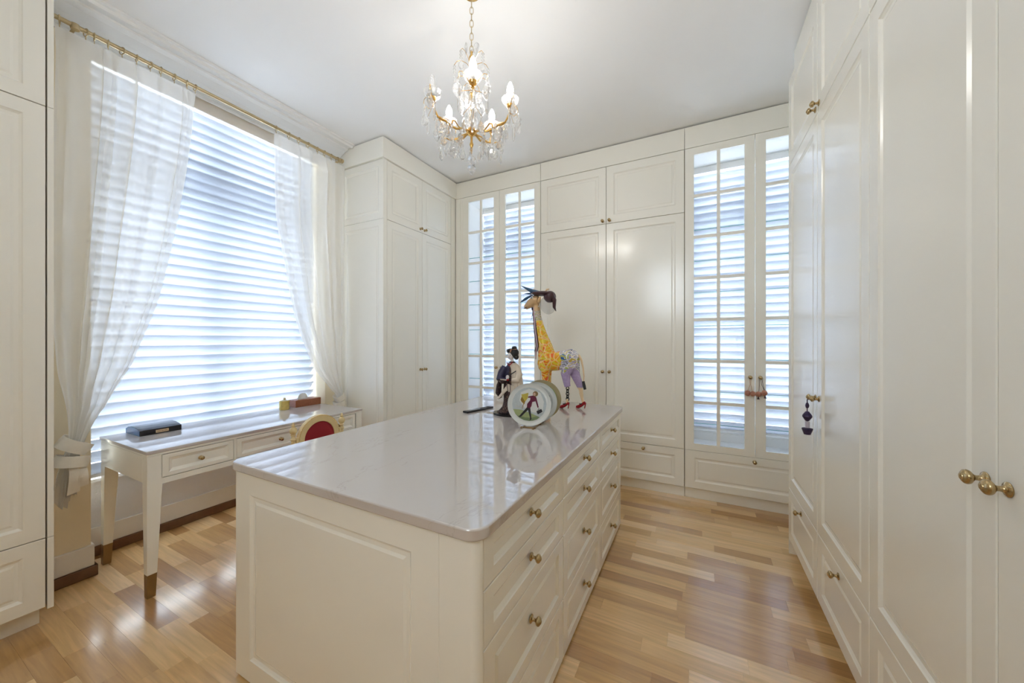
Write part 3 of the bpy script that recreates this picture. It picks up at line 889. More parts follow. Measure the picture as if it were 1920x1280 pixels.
def curtain(label, L, R, ztie, zend, folds, rings, seed, amp0=0.045):
    yc = (L[0][1] + R[0][1]) / 2
    e = thing('curtain', label, 'curtain', (XC, yc, zend), 'sheer curtains')
    rnd = random.Random(seed)
    ph = [rnd.uniform(0, 6.28) for _ in range(6)]
    NU, NV = 120, 110
    z_top = 3.122
    m = MB()
    wtop = R[0][1] - L[0][1]
    for j in range(NV + 1):
        v = j / NV
        z = z_top + (zend - z_top) * v
        y0, y1 = interp(L, z), interp(R, z)
        near = math.exp(-((z - ztie) / 0.11) ** 2)
        for i in range(NU + 1):
            u = i / NU
            # uneven fold spacing
            uu = u + 0.035 * math.sin(2 * PI * u * 2 + ph[0]) + 0.018 * math.sin(2 * PI * u * 5 + ph[1])
            uu += 0.03 * (1 - u) * u * math.sin(3 * z + ph[2])
            y = y0 + (y1 - y0) * (u + 0.02 * math.sin(2 * PI * folds * uu * 0.5 + ph[3]) * (1 if 0.02 < u < 0.98 else 0))
            a = amp0 * (0.75 + 0.35 * math.sin(9 * u + ph[4])) * (1 - 0.45 * near)
            if z > ztie: a *= 0.55 + 0.45 * min(1, (z - ztie) / 0.7)
            x = XC + 0.012 + a * math.sin(2 * PI * folds * uu + ph[5]) + 0.25 * a * math.sin(4 * PI * folds * uu + ph[1] + 2.0 * z)
            if v < 0.05:
                x = XC - 0.006 + (x - XC) * (0.15 + 0.85 * v / 0.05)
            x += 0.035 * near
            zz = z + (0.0 if z > ztie else 0.03 * math.sin(6 * u + ph[2]) * min(1, (ztie - z) * 6))
            m.v.append((x, y, zz))
    for j in range(NV):
        for i in range(NU):
            a = j * (NU + 1) + i
            m.f.append((a, a + 1, a + NU + 2, a + NU + 1)); m.mi.append(0)
    wbuild(m, 'curtain_fabric', SHEER, e, True)
    mr = MB(); mr.ring(0.021, 0.0028, 20, 8, Rx(PI / 2)); mr.tube([(0, 0, -0.021), (0, 0, -0.04)], 0.0022, 6)
    me = mr.mesh('curtain_ring', BRASS_L, True)
    for y in rings:
        inst('curtain_ring', me, e, T(XC, y, 3.157) @ Rz(rnd.uniform(-0.3, 0.3)))
    return e

Lc = [(3.15, 0.600), (2.09, 0.585), (1.513, 0.588), (1.223, 0.604), (1.045, 0.632), (0.925, 0.640), (0.84, 0.634), (0.76, 0.618), (0.64, 0.600), (0.51, 0.585)]
Rc = [(3.15, 1.222), (2.80, 1.205), (2.185, 1.128), (1.673, 1.033), (1.265, 0.908), (1.019, 0.792), (0.89, 0.722), (0.80, 0.690), (0.70, 0.680), (0.60, 0.684), (0.51, 0.675)]
cl = curtain('long sheer white curtain tied back beside the left foreground wardrobe', Lc, Rc, 0.82, 0.52, 6.5,
             [0.617, 0.712, 0.745, 0.80, 0.858, 0.922, 0.985, 1.035, 1.103, 1.170, 1.215], 3)
def band(parent, cx, cy_, cz, rx, ry, w, tilt_x, tilt_y, thick=0.004):
    m = MB(); n = 36
    M = T(cx, cy_, cz) @ Rx(tilt_x) @ Ry(tilt_y)
    for i in range(n):
        a = 2 * PI * i / n
        for (rr, z) in ((1, -w / 2), (1.03, 0), (1, w / 2), (1 - thick / rx, w / 2), (1 - thick / rx, -w / 2)):
            wob = 1 + 0.05 * math.sin(3 * a)
            p = M @ Vector((rx * rr * wob * math.cos(a), ry * rr * math.sin(a), z + 0.004 * math.sin(2 * a)))
            m.v.append(tuple(p))
    for i in range(n):
        for k in range(5):
            i2 = (i + 1) % n; k2 = (k + 1) % 5
            m.f.append((i * 5 + k, i2 * 5 + k, i2 * 5 + k2, i * 5 + k2)); m.mi.append(0)
    return wbuild(m, 'tieback', SILK, parent, True)
band(cl, XC + 0.03, 0.662, 0.822, 0.072, 0.066, 0.062, -0.62, 0.05)
band(cl, XC + 0.03, 0.652, 0.735, 0.078, 0.064, 0.060, -0.30, -0.12)
# hanging tie ends
for y0, y1, za, zb, xo in ((0.632, 0.664, 0.72, 0.565, 0.088), (0.666, 0.694, 0.70, 0.595, 0.095)):
    m = MB(); n = 8
    for i in range(n + 1):
        t = i / n; z = za + (zb - za) * t
        dx = xo + 0.01 * math.sin(4 * t)
        m.v += [(XC + dx, y0 - 0.006 * t, z), (XC + dx + 0.006, y1 + 0.008 * t, z + 0.012 * t), (XC + dx - 0.003, y1 + 0.008 * t, z + 0.012 * t), (XC + dx - 0.004, y0 - 0.006 * t, z)]
    for i in range(n):
        for k in range(4):
            k2 = (k + 1) % 4
            m.f.append((4 * i + k, 4 * i + k2, 4 * i + 4 + k2, 4 * i + 4 + k)); m.mi.append(0)
    m.f += [(3, 2, 1, 0), (4 * n, 4 * n + 1, 4 * n + 2, 4 * n + 3)]; m.mi += [0, 0]
    wbuild(m, 'tie_end', SILK, cl, True)

Lr = [(3.15, 1.745), (2.454, 1.752), (2.027, 1.826), (1.581, 1.918), (1.152, 2.085), (0.93, 2.245), (0.86, 2.285), (0.80, 2.292), (0.68, 2.272), (0.52, 2.262)]
Rr = [(3.15, 2.412), (2.558, 2.400), (1.816, 2.388), (1.081, 2.368), (0.90, 2.354), (0.82, 2.350), (0.70, 2.372), (0.52, 2.385)]
cr_ = curtain('sheer white curtain right of the window, tied back beside the corner wardrobe', Lr, Rr, 0.86, 0.53, 6.0,
              [1.756, 1.86, 1.945, 2.03, 2.12, 2.19, 2.26, 2.325], 11, 0.035)
band(cr_, XC + 0.035, 2.322, 0.862, 0.058, 0.048, 0.05, 0.5, 0.0)
band(cr_, XC + 0.035, 2.318, 0.80, 0.058, 0.050, 0.05, 0.2, 0.0)

# ------------------------------------------------------------------ chair (back towards the island)
XB = -2.30
ch = thing('chair', 'gilt framed chair with arched red velvet back drawn up to the desk', 'chair', (-2.5, 1.585, 0))
yc = 1.583
for y in (1.408, 1.760):
    m = MB()
    m.lathe([(0, 0.47), (0.016, 0.47), (0.018, 0.50), (0.012, 0.52), (0.013, 0.56), (0.016, 0.70), (0.012, 0.76), (0.019, 0.768), (0.012, 0.776), (0.011, 0.79), (0.017, 0.795), (0.012, 0.802),
             (0.020, 0.812), (0.023, 0.826), (0.017, 0.842), (0.008, 0.848), (0.009, 0.853), (0.012, 0.859), (0.007, 0.868), (0.004, 0.876), (0, 0.878)], 16, 'Z', c=(XB, y, 0))
    wbuild(m, 'back_post', CREAMW, ch, True)
# arched frame
def arch(ro, zb, n=28, zc=0.745, sq=1.0):
    pts = [(yc - ro, zb)]
    for i in range(n + 1):
        a = PI - PI * i / n
        pts.append((yc + ro * math.cos(a), zc + ro * sq * math.sin(a)))
    pts.append((yc + ro, zb))
    return pts
zc_ = 0.752
po = arch(0.148, 0.53, zc=zc_, sq=0.98); pi_ = arch(0.108, 0.585, zc=zc_ - 0.006, sq=0.98)
m = MB(); n = len(po)
for x in (XB - 0.016, XB + 0.016):
    for p in po: m.v.append((x, p[0], p[1]))
    for p in pi_: m.v.append((x, p[0], p[1]))
for i in range(n):
    j = (i + 1) % n
    m.f += [(i, j, n + j, n + i), (2 * n + i, 3 * n + i, 3 * n + j, 2 * n + j), (i, 2 * n + i, 2 * n + j, j), (n + i, n + j, 3 * n + j, 3 * n + i)]; m.mi += [0] * 4
wbuild(m, 'back_frame', CREAMW, ch, bevel=0.004)
m = MB()
pv = arch(0.112, 0.58, zc=zc_ - 0.006, sq=0.98)
pc = [(XB + 0.0, yc, 0.70)]
for k, (s_, dx) in enumerate(((1.0, 0.006), (0.9, 0.016), (0.6, 0.024), (0.25, 0.027))):
    for p in pv:
        m.v.append((XB + dx, yc + (p[0] - yc) * s_, 0.70 + (p[1] - 0.70) * s_))
for p in pv: m.v.append((XB - 0.012, p[0], p[1]))
n = len(pv)
for k in range(3):
    for i in range(n):
        j = (i + 1) % n
        m.f.append((k * n + i, k * n + j, (k + 1) * n + j, (k + 1) * n + i)); m.mi.append(0)
m.f.append(tuple(range(3 * n, 4 * n))); m.f.append(tuple(range(5 * n - 1, 4 * n - 1, -1))); m.mi += [0, 0]
for i in range(n):
    j = (i + 1) % n
    m.f.append((4 * n + i, 4 * n + j, j, i)); m.mi.append(0)
wbuild(m, 'back_upholstery', VELVET, ch, True)
# beading on the outer arch
m = MB()
for i in range(46):
    a = PI * (i + 0.5) / 46
    m.ball((XB + 0.014, yc + 0.144 * math.cos(a), zc_ + 0.144 * 0.98 * math.sin(a)), 0.0036, 0.0036, 0.0036, 6, 4)
wbuild(m, 'beading', GOLD, ch, True)['kind'] = 'stuff'
for y, s_ in ((1.42, 1), (1.748, -1)):
    m = MB(); m.box(XB - 0.012, XB + 0.012, min(y, y + s_ * 0.03), max(y, y + s_ * 0.03), 0.742, 0.776); wbuild(m, 'back_bracket', CREAMW, ch, bevel=0.004)
m = MB(); m.prism(rrect(-2.74, XB + 0.015, yc - 0.215, yc + 0.215, 0.04), 0.395, 0.445, plane='XY'); wbuild(m, 'seat_frame', CREAMW, ch, bevel=0.006)
m = MB(); m.prism(rrect(-2.72, XB - 0.03, yc - 0.195, yc + 0.195, 0.05), 0.4455, 0.49, plane='XY'); wbuild(m, 'seat', VELVET, ch, bevel=0.018)
for x in (-2.70, XB - 0.02):
    for y in (yc - 0.175, yc + 0.175):
        m = MB(); m.lathe([(0, 0), (0.011, 0), (0.013, 0.02), (0.010, 0.03), (0.012, 0.05), (0.020, 0.31), (0.024, 0.325), (0.018, 0.335), (0.024, 0.345), (0.024, 0.394), (0, 0.394)], 14, 'Z', c=(x, y, 0))
        wbuild(m, 'leg', CREAMW, ch, True)
for y in (yc - 0.175, yc + 0.175):
    m = MB(); m.box(XB - 0.015, XB + 0.013, y - 0.014, y + 0.014, 0.446, 0.50); wbuild(m, 'back_foot', CREAMW, ch, bevel=0.003)

# ------------------------------------------------------------------ chandelier
CX, CY = -1.10, 1.652
cd = thing('chandelier', 'gilt chandelier with crystal drops and candle bulbs above the island', 'chandelier', (CX, CY, 2.55))
def cb(mb, name, mat, smooth=True, parent=None, M=None):
    return mb.build(name, mat, parent or cd, M if M is not None else T(CX, CY, 0), smooth)
m = MB()
ll, lw_ = 0.034, 0.0105
pts = []
for i in range(20):
    a = 2 * PI * i / 20
    pts.append((lw_ * math.cos(a) * 0.9, 0, (ll / 2) * math.sin(a) + (0.004 if math.sin(a) > 0 else -0.004)))
vs = pts + [pts[0]]
m.tube(vs, 0.0019, 6, cap=False)
link = m.mesh('chain_link', BRASS_L, True)
z = 2.995; k = 0
while z < 3.285:
    inst('chain_link', link, cd, T(CX, CY, z) @ Rz(0.5 + (PI / 2) * (k % 2))); z += 0.0355; k += 1
m = MB(); m.lathe([(0, 0), (0.012, 0.0), (0.03, 0.004), (0.048, 0.010), (0.05, 0.014), (0, 0.014)], 24, 'Z', c=(0, 0, ZC - 0.015)); cb(m, 'ceiling_rose', GOLD)
m = MB(); m.lathe([(0, 2.46), (0.006, 2.46), (0.011, 2.475), (0.006, 2.49), (0.007, 2.52), (0.022, 2.53), (0.030, 2.545), (0.022, 2.56), (0.006, 2.57), (0.005, 2.90), (0.012, 2.905), (0.016, 2.925), (0.014, 2.955), (0.006, 2.965), (0.005, 2.985), (0, 2.985)], 16, 'Z'); cb(m, 'stem', GOLD)
# crystal baluster around the stem
m = MB(); m.lathe([(0.008, 2.575), (0.034, 2.58), (0.040, 2.60), (0.030, 2.625), (0.018, 2.64), (0.030, 2.66), (0.036, 2.69), (0.026, 2.73), (0.014, 2.75), (0.020, 2.765), (0.022, 2.79), (0.012, 2.81), (0.008, 2.812)], 10, 'Z'); cb(m, 'glass_column', CRYSTAL, False)

def drop_mesh(name, prof, n, sy):
    m = MB(); m.lathe(prof, n, 'Z', sy=sy)
    return m.mesh(name, CRYSTAL, False)
D_BIG = drop_mesh('crystal_drop', [(0.0, 0), (0.004, -0.002), (0.006, -0.012), (0.013, -0.028), (0.019, -0.050), (0.017, -0.062), (0.009, -0.072), (0, -0.078)], 8, 0.42)
D_MED = drop_mesh('crystal_drop', [(0.0, 0), (0.003, -0.002), (0.005, -0.010), (0.013, -0.022), (0.0145, -0.036), (0.010, -0.046), (0, -0.052)], 8, 0.42)
D_LEAF = drop_mesh('crystal_drop', [(0.0, 0), (0.008, -0.006), (0.020, -0.016), (0.026, -0.030), (0.021, -0.040), (0.024, -0.052), (0.016, -0.064), (0.008, -0.076), (0, -0.086)], 10, 0.3)
D_SPEAR = drop_mesh('crystal_drop', [(0.0, 0), (0.004, -0.003), (0.007, -0.02), (0.0085, -0.055), (0.006, -0.075), (0.002, -0.085), (0, -0.086)], 6, 0.8)
BEAD = drop_mesh('crystal_bead', [(0, 0), (0.004, -0.001), (0.0075, -0.006), (0.0075, -0.010), (0.004, -0.015), (0, -0.016)], 8, 1.0)
rnd = random.Random(5)
def hang(x, y, z, kind, bead=True):
    if bead:
        inst('crystal_bead', BEAD, cd, T(CX + x, CY + y, z) @ Rz(rnd.uniform(0, 3))); z -= 0.017
    inst('crystal_drop', kind, cd, T(CX + x, CY + y, z) @ Rz(rnd.uniform(0, PI)))
def wire(mb_pts, r=0.0016, name='crystal_wire', mat=None):
    m = MB(); m.tube(mb_pts, r, 6); return cb(m, name, mat or GOLD)
BULB_MESH = MB(); BULB_MESH.lathe([(0, -0.002), (0.0085, 0), (0.0105, 0.006), (0.0165, 0.020), (0.0180, 0.032), (0.0155, 0.048), (0.0095, 0.064), (0.004, 0.074), (0, 0.077)], 12, 'Z')
BM_LIT = BULB_MESH.mesh('bulb', BULBM, True)
BULB2 = MB(); BULB2.v = list(BULB_MESH.v); BULB2.f = list(BULB_MESH.f); BULB2.mi = list(BULB_MESH.mi)
BM_OFF = BULB2.mesh('bulb', CRYSTAL, True)
m = MB(); m.lathe([(0, 0), (0.0095, 0), (0.0095, 0.045), (0.0085, 0.05), (0, 0.05)], 12, 'Z'); SLEEVE = m.mesh('candle_sleeve', PORC, True)
m = MB(); m.lathe([(0, -0.03), (0.004, -0.03), (0.006, -0.022), (0.010, -0.018), (0.006, -0.012), (0.014, -0.006), (0.019, 0.004), (0.021, 0.012), (0.0175, 0.012), (0, 0.006)], 14, 'Z'); CUP = m.mesh('candle_cup', GOLD, True)
prof = [(0.012, 0.012), (0.028, 0.014), (0.040, 0.026), (0.046, 0.044), (0.0445, 0.044), (0.038, 0.028), (0.027, 0.0165), (0.012, 0.0145)]
m = MB(); vs = []; n = 24
for r_, h_ in prof:
    for i in range(n):
        a = 2 * PI * i / n; q = r_ * (1 + 0.04 * (i % 2))
        vs.append((q * math.cos(a), q * math.sin(a), h_))
fs = []
for j in range(len(prof)):
    j2 = (j + 1) % len(prof)
    for i in range(n):
        i2 = (i + 1) % n
        fs.append((j * n + i, j * n + i2, j2 * n + i2, j2 * n + i))
m.add(vs, fs); DISH = m.mesh('drip_dish', CRYSTAL, False)
vx, vy = -CX, -CY
base = math.atan2(vy, vx)
RA = 0.215
for k in range(5):
    a = base + 2 * PI * k / 5 + 0.03
    ca, sa = math.cos(a), math.sin(a)
    def P(r_, z): return (r_ * ca, r_ * sa, z)
    zc = 2.655
    m = MB()
    m.tube([P(0.02, 2.545), P(0.05, 2.55), P(0.085, 2.54), P(0.12, 2.548), P(0.145, 2.566), P(0.165, 2.568), P(0.185, 2.575), P(0.20, 2.60), P(0.213, 2.63), P(RA, zc - 0.028)],
           [0.006, 0.0075, 0.006, 0.007, 0.0055, 0.0065, 0.005, 0.0055, 0.005, 0.0045], 8)
    arm = cb(m, 'arm', GOLD)
    arm_w = T(CX + RA * ca, CY + RA * sa, zc)
    inst('candle_cup', CUP, arm, arm_w)
    inst('drip_dish', DISH, arm, arm_w)
    inst('candle_sleeve', SLEEVE, arm, arm_w @ T(0, 0, 0.010))
    lit = k != 4
    b_ = inst('bulb', BM_LIT if lit else BM_OFF, arm, arm_w @ T(0, 0, 0.0605))
    b_['label'] = 'glowing candle bulb' if lit else 'unlit clear candle bulb'
    # curled wires with drops round each cup
    for da in (-1.15, 1.15):
        b2 = a + da
        dx, dy = math.cos(b2), math.sin(b2)
        x0, y0 = RA * ca, RA * sa
        pts = [(x0, y0, zc - 0.02)]
        for t, (rr, hh) in enumerate(((0.02, 0.0), (0.04, 0.028), (0.058, 0.040), (0.072, 0.034), (0.076, 0.018), (0.070, 0.008))):
            pts.append((x0 + dx * rr, y0 + dy * rr, zc + hh))
        wire(pts, 0.0015)
        hang(x0 + dx * 0.070, y0 + dy * 0.070, zc + 0.008, D_LEAF if da > 0 else D_BIG)
    # drop under the arm end and on the arm's underside
    wire([P(RA, zc - 0.03), P(RA + 0.02, zc - 0.05), P(RA + 0.035, zc - 0.04), P(RA + 0.04, zc - 0.055)], 0.0015)
    hang((RA + 0.04) * ca, (RA + 0.04) * sa, zc - 0.055, D_BIG)
    hang(0.195 * ca, 0.195 * sa, 2.575, D_BIG if k % 2 else D_SPEAR)
    hang(0.12 * ca, 0.12 * sa, 2.54, D_MED)
    hang(0.155 * ca, 0.155 * sa, 2.560, D_LEAF, False)
    for q in (-0.30, 0.30):
        hang(0.232 * math.cos(a + q), 0.232 * math.sin(a + q), zc - 0.045, D_SPEAR)
        hang(0.15 * math.cos(a + q), 0.15 * math.sin(a + q), 2.55, D_BIG)
        wire([P(0.19, 2.58), (0.15 * math.cos(a + q), 0.15 * math.sin(a + q), 2.55)], 0.0013)
        wire([P(RA, zc - 0.03), (0.232 * math.cos(a + q), 0.232 * math.sin(a + q), zc - 0.045)], 0.0013)
    # scroll branch between arms carrying drops
    b3 = a + PI / 5
    cb3, sb3 = math.cos(b3), math.sin(b3)
    def Q(r_, z): return (r_ * cb3, r_ * sb3, z)
    wire([Q(0.02, 2.54), Q(0.06, 2.53), Q(0.09, 2.512), Q(0.12, 2.512), Q(0.15, 2.525), Q(0.17, 2.515), Q(0.175, 2.495)], 0.0034, 'branch')
    hang(0.175 * cb3, 0.175 * sb3, 2.495, D_BIG)
    hang(0.10 * cb3, 0.10 * sb3, 2.508, D_LEAF)
    # crown wires with chains of drops
    wire([Q(0.008, 2.90), Q(0.03, 2.925), Q(0.06, 2.945), Q(0.085, 2.942), Q(0.098, 2.925)], 0.0014)
    zz = 2.924
    for t in range(3):
        inst('crystal_bead', BEAD, cd, T(CX + 0.098 * cb3, CY + 0.098 * sb3, zz)); zz -= 0.0175
    inst('crystal_drop', D_MED, cd, T(CX + 0.098 * cb3, CY + 0.098 * sb3, zz) @ Rz(rnd.uniform(0, 3)))
    # leaves around the column
    wire([P(0.012, 2.80), P(0.04, 2.835), P(0.07, 2.83), P(0.082, 2.81)], 0.0014)
    hang(0.082 * ca, 0.082 * sa, 2.81, D_LEAF)
    inst('crystal_drop', D_LEAF, cd, T(CX + 0.06 * cb3, CY + 0.06 * sb3, 2.73) @ Rz(rnd.uniform(0, 3)))
# crown spike crystals and bottom pendant
for k in range(3):
    a = base + 0.9 + 2 * PI * k / 3
    inst('crystal_drop', D_BIG, cd, T(CX + 0.032 * math.cos(a), CY + 0.032 * math.sin(a), 2.945) @ Rx(PI) @ Rz(a))
wire([(0, 0, 2.47), (0.004, 0, 2.45), (0, 0, 2.425)], 0.002)
m = MB(); m.lathe([(0, 0), (0.006, -0.002), (0.010, -0.012), (0.024, -0.028), (0.027, -0.042), (0.018, -0.058), (0.010, -0.062)], 10, 'Z', c=(0, 0, 2.425))
m.lathe([(0.010, -0.062), (0.022, -0.070), (0.024, -0.085), (0.016, -0.102), (0.006, -0.112), (0, -0.116)], 10, 'Z', c=(0, 0, 2.425))
cb(m, 'finial_crystal', CRYSTAL, False)

# ------------------------------------------------------------------ union of shapes into one skin
def fuse(mb, name, mats, parent, vox, assign=None, iters=6, M=None):
    me = mb.mesh(name, mats[0])
    o = bpy.data.objects.new('tmp', me); C.objects.link(o)
    r = o.modifiers.new('r', 'REMESH'); r.mode = 'VOXEL'; r.voxel_size = vox
    s = o.modifiers.new('s', 'SMOOTH'); s.iterations = iters; s.factor = 0.5
    dg = bpy.context.evaluated_depsgraph_get()
    me2 = bpy.data.meshes.new_from_object(o.evaluated_get(dg), depsgraph=dg)
    bpy.data.objects.remove(o)
    me2.name = name
    me2.materials.clear()
    for mm in mats: me2.materials.append(mm)
    idx = []
    for p in me2.polygons:
        idx.append(assign(p.center) if assign else 0)
    me2.polygons.foreach_set('material_index', idx)
    me2.polygons.foreach_set('use_smooth', [True] * len(me2.polygons))
    me2.update()
    return inst(name, me2, parent, M)

# ------------------------------------------------------------------ giraffe figure (local: x right, y away, z up from the worktop)
GX, GY, GZ = -0.95, 2.585, 0.900
gi = thing('giraffe_figure', 'tall painted giraffe figure in red high heels on the island', 'figurine', (GX, GY, GZ))
GM = T(GX, GY, GZ)
m = MB()
def tb(pts, rs, n=12): m.tube(pts, rs, n)
# trunk
tb([(-0.115, 0, 0.335), (-0.06, 0, 0.345), (0.0, 0, 0.345), (0.06, 0, 0.36), (0.12, 0, 0.375), (0.155, 0, 0.36)], [0.050, 0.075, 0.072, 0.070, 0.068, 0.040], 14)
m.ball((-0.085, 0, 0.33), 0.070, 0.058, 0.082); m.ball((0.115, 0, 0.365), 0.064, 0.056, 0.072)
# neck and head
tb([(-0.075, 0, 0.36), (-0.095, 0, 0.46), (-0.120, 0, 0.54), (-0.142, 0, 0.62), (-0.158, 0, 0.70), (-0.165, 0, 0.78)], [0.074, 0.056, 0.043, 0.034, 0.027, 0.024], 14)
tb([(-0.145, 0, 0.815), (-0.175, 0, 0.815), (-0.215, 0, 0.795), (-0.245, 0, 0.775), (-0.262, 0, 0.762)], [0.034, 0.045, 0.037, 0.025, 0.018], 12)
m.ball((-0.250, 0, 0.772), 0.023, 0.023, 0.020)
# front legs
for sy in (-0.026, 0.030):
    tb([(-0.085, sy, 0.30), (-0.082, sy, 0.22), (-0.078, sy, 0.13), (-0.076, sy, 0.055), (-0.076, sy, 0.02)], [0.036, 0.026, 0.019, 0.015, 0.013])
# hind legs
tb([(0.110, -0.030, 0.33), (0.082, -0.034, 0.255), (0.092, -0.035, 0.19), (0.098, -0.035, 0.162)], [0.05, 0.037, 0.026, 0.023])
tb([(0.120, 0.030, 0.33), (0.135, 0.030, 0.25), (0.168, 0.026, 0.18), (0.180, 0.024, 0.15)], [0.05, 0.036, 0.027, 0.023])
tb([(0.178, 0.024, 0.16), (0.184, 0.024, 0.11), (0.192, 0.024, 0.07), (0.198, 0.024, 0.045)], [0.017, 0.015, 0.011, 0.010])
def g_assign(c):
    x, y, z = c
    if z > 0.735 and x < -0.12: return 3
    if x > -0.02 and z < 0.155: return 4
    if x > 0.04 and z < 0.285 + 0.02 * math.sin(60 * x): return 2
    if x > 0.045 + 0.015 * math.sin(40 * z): return 1
    fx = -0.168 + 0.115 * max(0, (0.72 - z)) * 0.42
    if z > 0.66: return 5
    if z > 0.40 and x < -0.148 + 0.10 * (0.70 - z) * 0.9 - 0.012: return 5
    if z < 0.05: return 4
    return 0
fuse(m, 'body', [G_YEL, G_PATCH, G_LILAC, G_SKIN, G_LEG, G_NECK], gi, 0.0045, g_assign, 6, GM)
# neck ribbon
m = MB(); m.tube([(-0.186, -0.012, 0.76), (-0.176, -0.022, 0.68), (-0.166, -0.030, 0.60), (-0.150, -0.040, 0.52), (-0.140, -0.046, 0.46), (-0.152, -0.044, 0.42), (-0.160, -0.030, 0.36)], [0.005, 0.006, 0.006, 0.006, 0.006, 0.006, 0.004], 8)
m.build('neck_ribbon', simple('pink_ribbon_paint', (0.50, 0.36, 0.42), 0.4), gi, GM, True)
for o_ in (-0.009, 0.010):
    m = MB(); m.tube([(-0.186 + o_, -0.012, 0.76), (-0.176 + o_, -0.022, 0.68), (-0.166 + o_, -0.031, 0.60), (-0.150 + o_, -0.041, 0.52), (-0.140 + o_, -0.047, 0.46), (-0.152 + o_, -0.044, 0.42)], 0.0032, 6)
    m.build('ribbon_edge', G_MAROON, gi, GM, True)
# chain leg
m = MB(); m.ring(0.0105, 0.0036, 14, 8, Rx(PI / 2) @ Matrix.Diagonal((1, 1.25, 1, 1))); CHL = m.mesh('leg_chain_link', BLACKM, True)
for k, z in enumerate((0.150, 0.130, 0.110, 0.090, 0.072)):
    inst('leg_chain_link', CHL, gi, GM @ T(0.098, -0.035, z) @ Rz((PI / 2 - 0.4) * (k % 2)))
m = MB(); m.tube([(0.096, -0.035, 0.070), (0.096, -0.035, 0.052), (0.092, -0.035, 0.040)], [0.008, 0.011, 0.010], 10); m.build('ankle', G_LEG, gi, GM, True)
# red high heels
def shoe(x, y):
    m = MB()
    m.tube([(-0.052, 0, 0.006), (-0.036, 0, 0.010), (-0.016, 0, 0.018), (0.002, 0, 0.034), (0.016, 0, 0.046)], [0.008, 0.0125, 0.0115, 0.0115, 0.010], 10)
    m.tube([(0.017, 0, 0.044), (0.016, 0, 0.022), (0.012, 0, 0.0)], [0.0075, 0.004, 0.0032], 8)
    m.ball((-0.040, 0, 0.006), 0.014, 0.012, 0.006, 10, 6)
    s_ = m.build('high_heel', RED, gi, GM @ T(x, y, 0.0025), True)
    m = MB(); m.ball((-0.020, -0.008, 0.034), 0.008, 0.004, 0.005, 8, 6); m.ball((-0.008, -0.008, 0.037), 0.008, 0.004, 0.005, 8, 6); m.ball((-0.014, -0.010, 0.0355), 0.003, 0.003, 0.003, 6, 4)
    m.build('bow', G_MAROON, s_, GM @ T(x, y, 0), True)
shoe(0.090, -0.035); shoe(0.198, 0.022)
shoe(-0.076, -0.026); shoe(-0.076, 0.032)
# tail
m = MB(); m.tube([(0.170, 0, 0.395), (0.192, 0, 0.36), (0.205, 0, 0.30), (0.211, 0, 0.24), (0.206, 0, 0.19)], [0.011, 0.008, 0.006, 0.005, 0.0045], 8); m.build('tail', G_LEG, gi, GM, True)
m = MB(); m.tube([(0.206, 0, 0.205), (0.212, 0, 0.175), (0.220, 0, 0.145)], [0.010, 0.012, 0.010], 8); m.build('tail_tuft', BLACKM, gi, GM, True)
# hat, veil, feathers, eye, ear, mouth
m = MB(); m.ball((-0.115, 0.0, 0.866), 0.098, 0.062, 0.020, 18, 8, M=Ry(0.06)); m.ball((-0.055, 0, 0.838), 0.048, 0.050, 0.046, 14, 8); m.tube([(-0.03, -0.02, 0.86), (-0.012, -0.015, 0.81), (-0.016, -0.01, 0.755), (-0.002, -0.008, 0.725)], [0.02, 0.024, 0.018, 0.003], 10, flat=0.6)
m.build('hat', G_MAROON, gi, GM, True)
m = MB()
m.ball((-0.072, 0, 0.775), 0.062, 0.050, 0.072, 16, 10, M=Ry(-0.35)); m.build('veil', G_NET, gi, GM, True)
for (p0, p1, p2, r_) in (((-0.10, -0.02, 0.865), (-0.19, -0.035, 0.885), (-0.285, -0.03, 0.935), 0.016), ((-0.14, 0.02, 0.868), (-0.21, 0.03, 0.875), (-0.285, 0.03, 0.880), 0.011),
                         ((-0.19, -0.045, 0.850), (-0.24, -0.05, 0.825), (-0.288, -0.045, 0.800), 0.011), ((-0.215, 0.04, 0.80), (-0.25, 0.045, 0.782), (-0.278, 0.045, 0.772), 0.007),
                         ((-0.195, 0.0, 0.745), (-0.202, 0, 0.70), (-0.215, 0, 0.655), 0.004), ((-0.190, 0.012, 0.745), (-0.19, 0.014, 0.70), (-0.187, 0.014, 0.66), 0.004)):
    m = MB(); m.tube([p0, p1, p2], [r_ * 0.7, r_, 0.0015], 8, flat=0.35); m.build('feather', G_BLUE, gi, GM, True)
m = MB(); m.tube([(-0.095, -0.01, 0.872), (-0.075, -0.01, 0.895), (-0.06, -0.01, 0.893)], [0.006, 0.008, 0.009], 8); m.build('horn', G_LEG, gi, GM, True)
m = MB(); m.ball((-0.186, -0.040, 0.834), 0.011, 0.008, 0.010, 10, 6); e_ = m.build('eye', PORC, gi, GM, True)
m = MB(); m.ball((-0.188, -0.047, 0.833), 0.005, 0.003, 0.0055, 8, 6); m.build('pupil', BLACKM, e_, GM, True)
m = MB(); m.tube([(-0.208, -0.036, 0.848), (-0.187, -0.045, 0.852), (-0.165, -0.041, 0.840)], [0.002, 0.0045, 0.002], 6); m.build('eyelid', G_MAROON, gi, GM, True)
m = MB(); m.tube([(-0.272, -0.012, 0.756), (-0.256, -0.023, 0.757), (-0.238, -0.025, 0.766)], [0.002, 0.0038, 0.002], 6); m.build('mouth', G_MAROON, gi, GM, True)
m = MB(); m.ball((-0.262, -0.014, 0.785), 0.004, 0.003, 0.003, 6, 4); m.build('nostril', G_MAROON, gi, GM, True)
m = MB(); m.ball((-0.124, -0.046, 0.815), 0.012, 0.009, 0.024, 10, 8, M=Ry(0.4)); m.build('ear', G_SKIN, gi, GM, True)
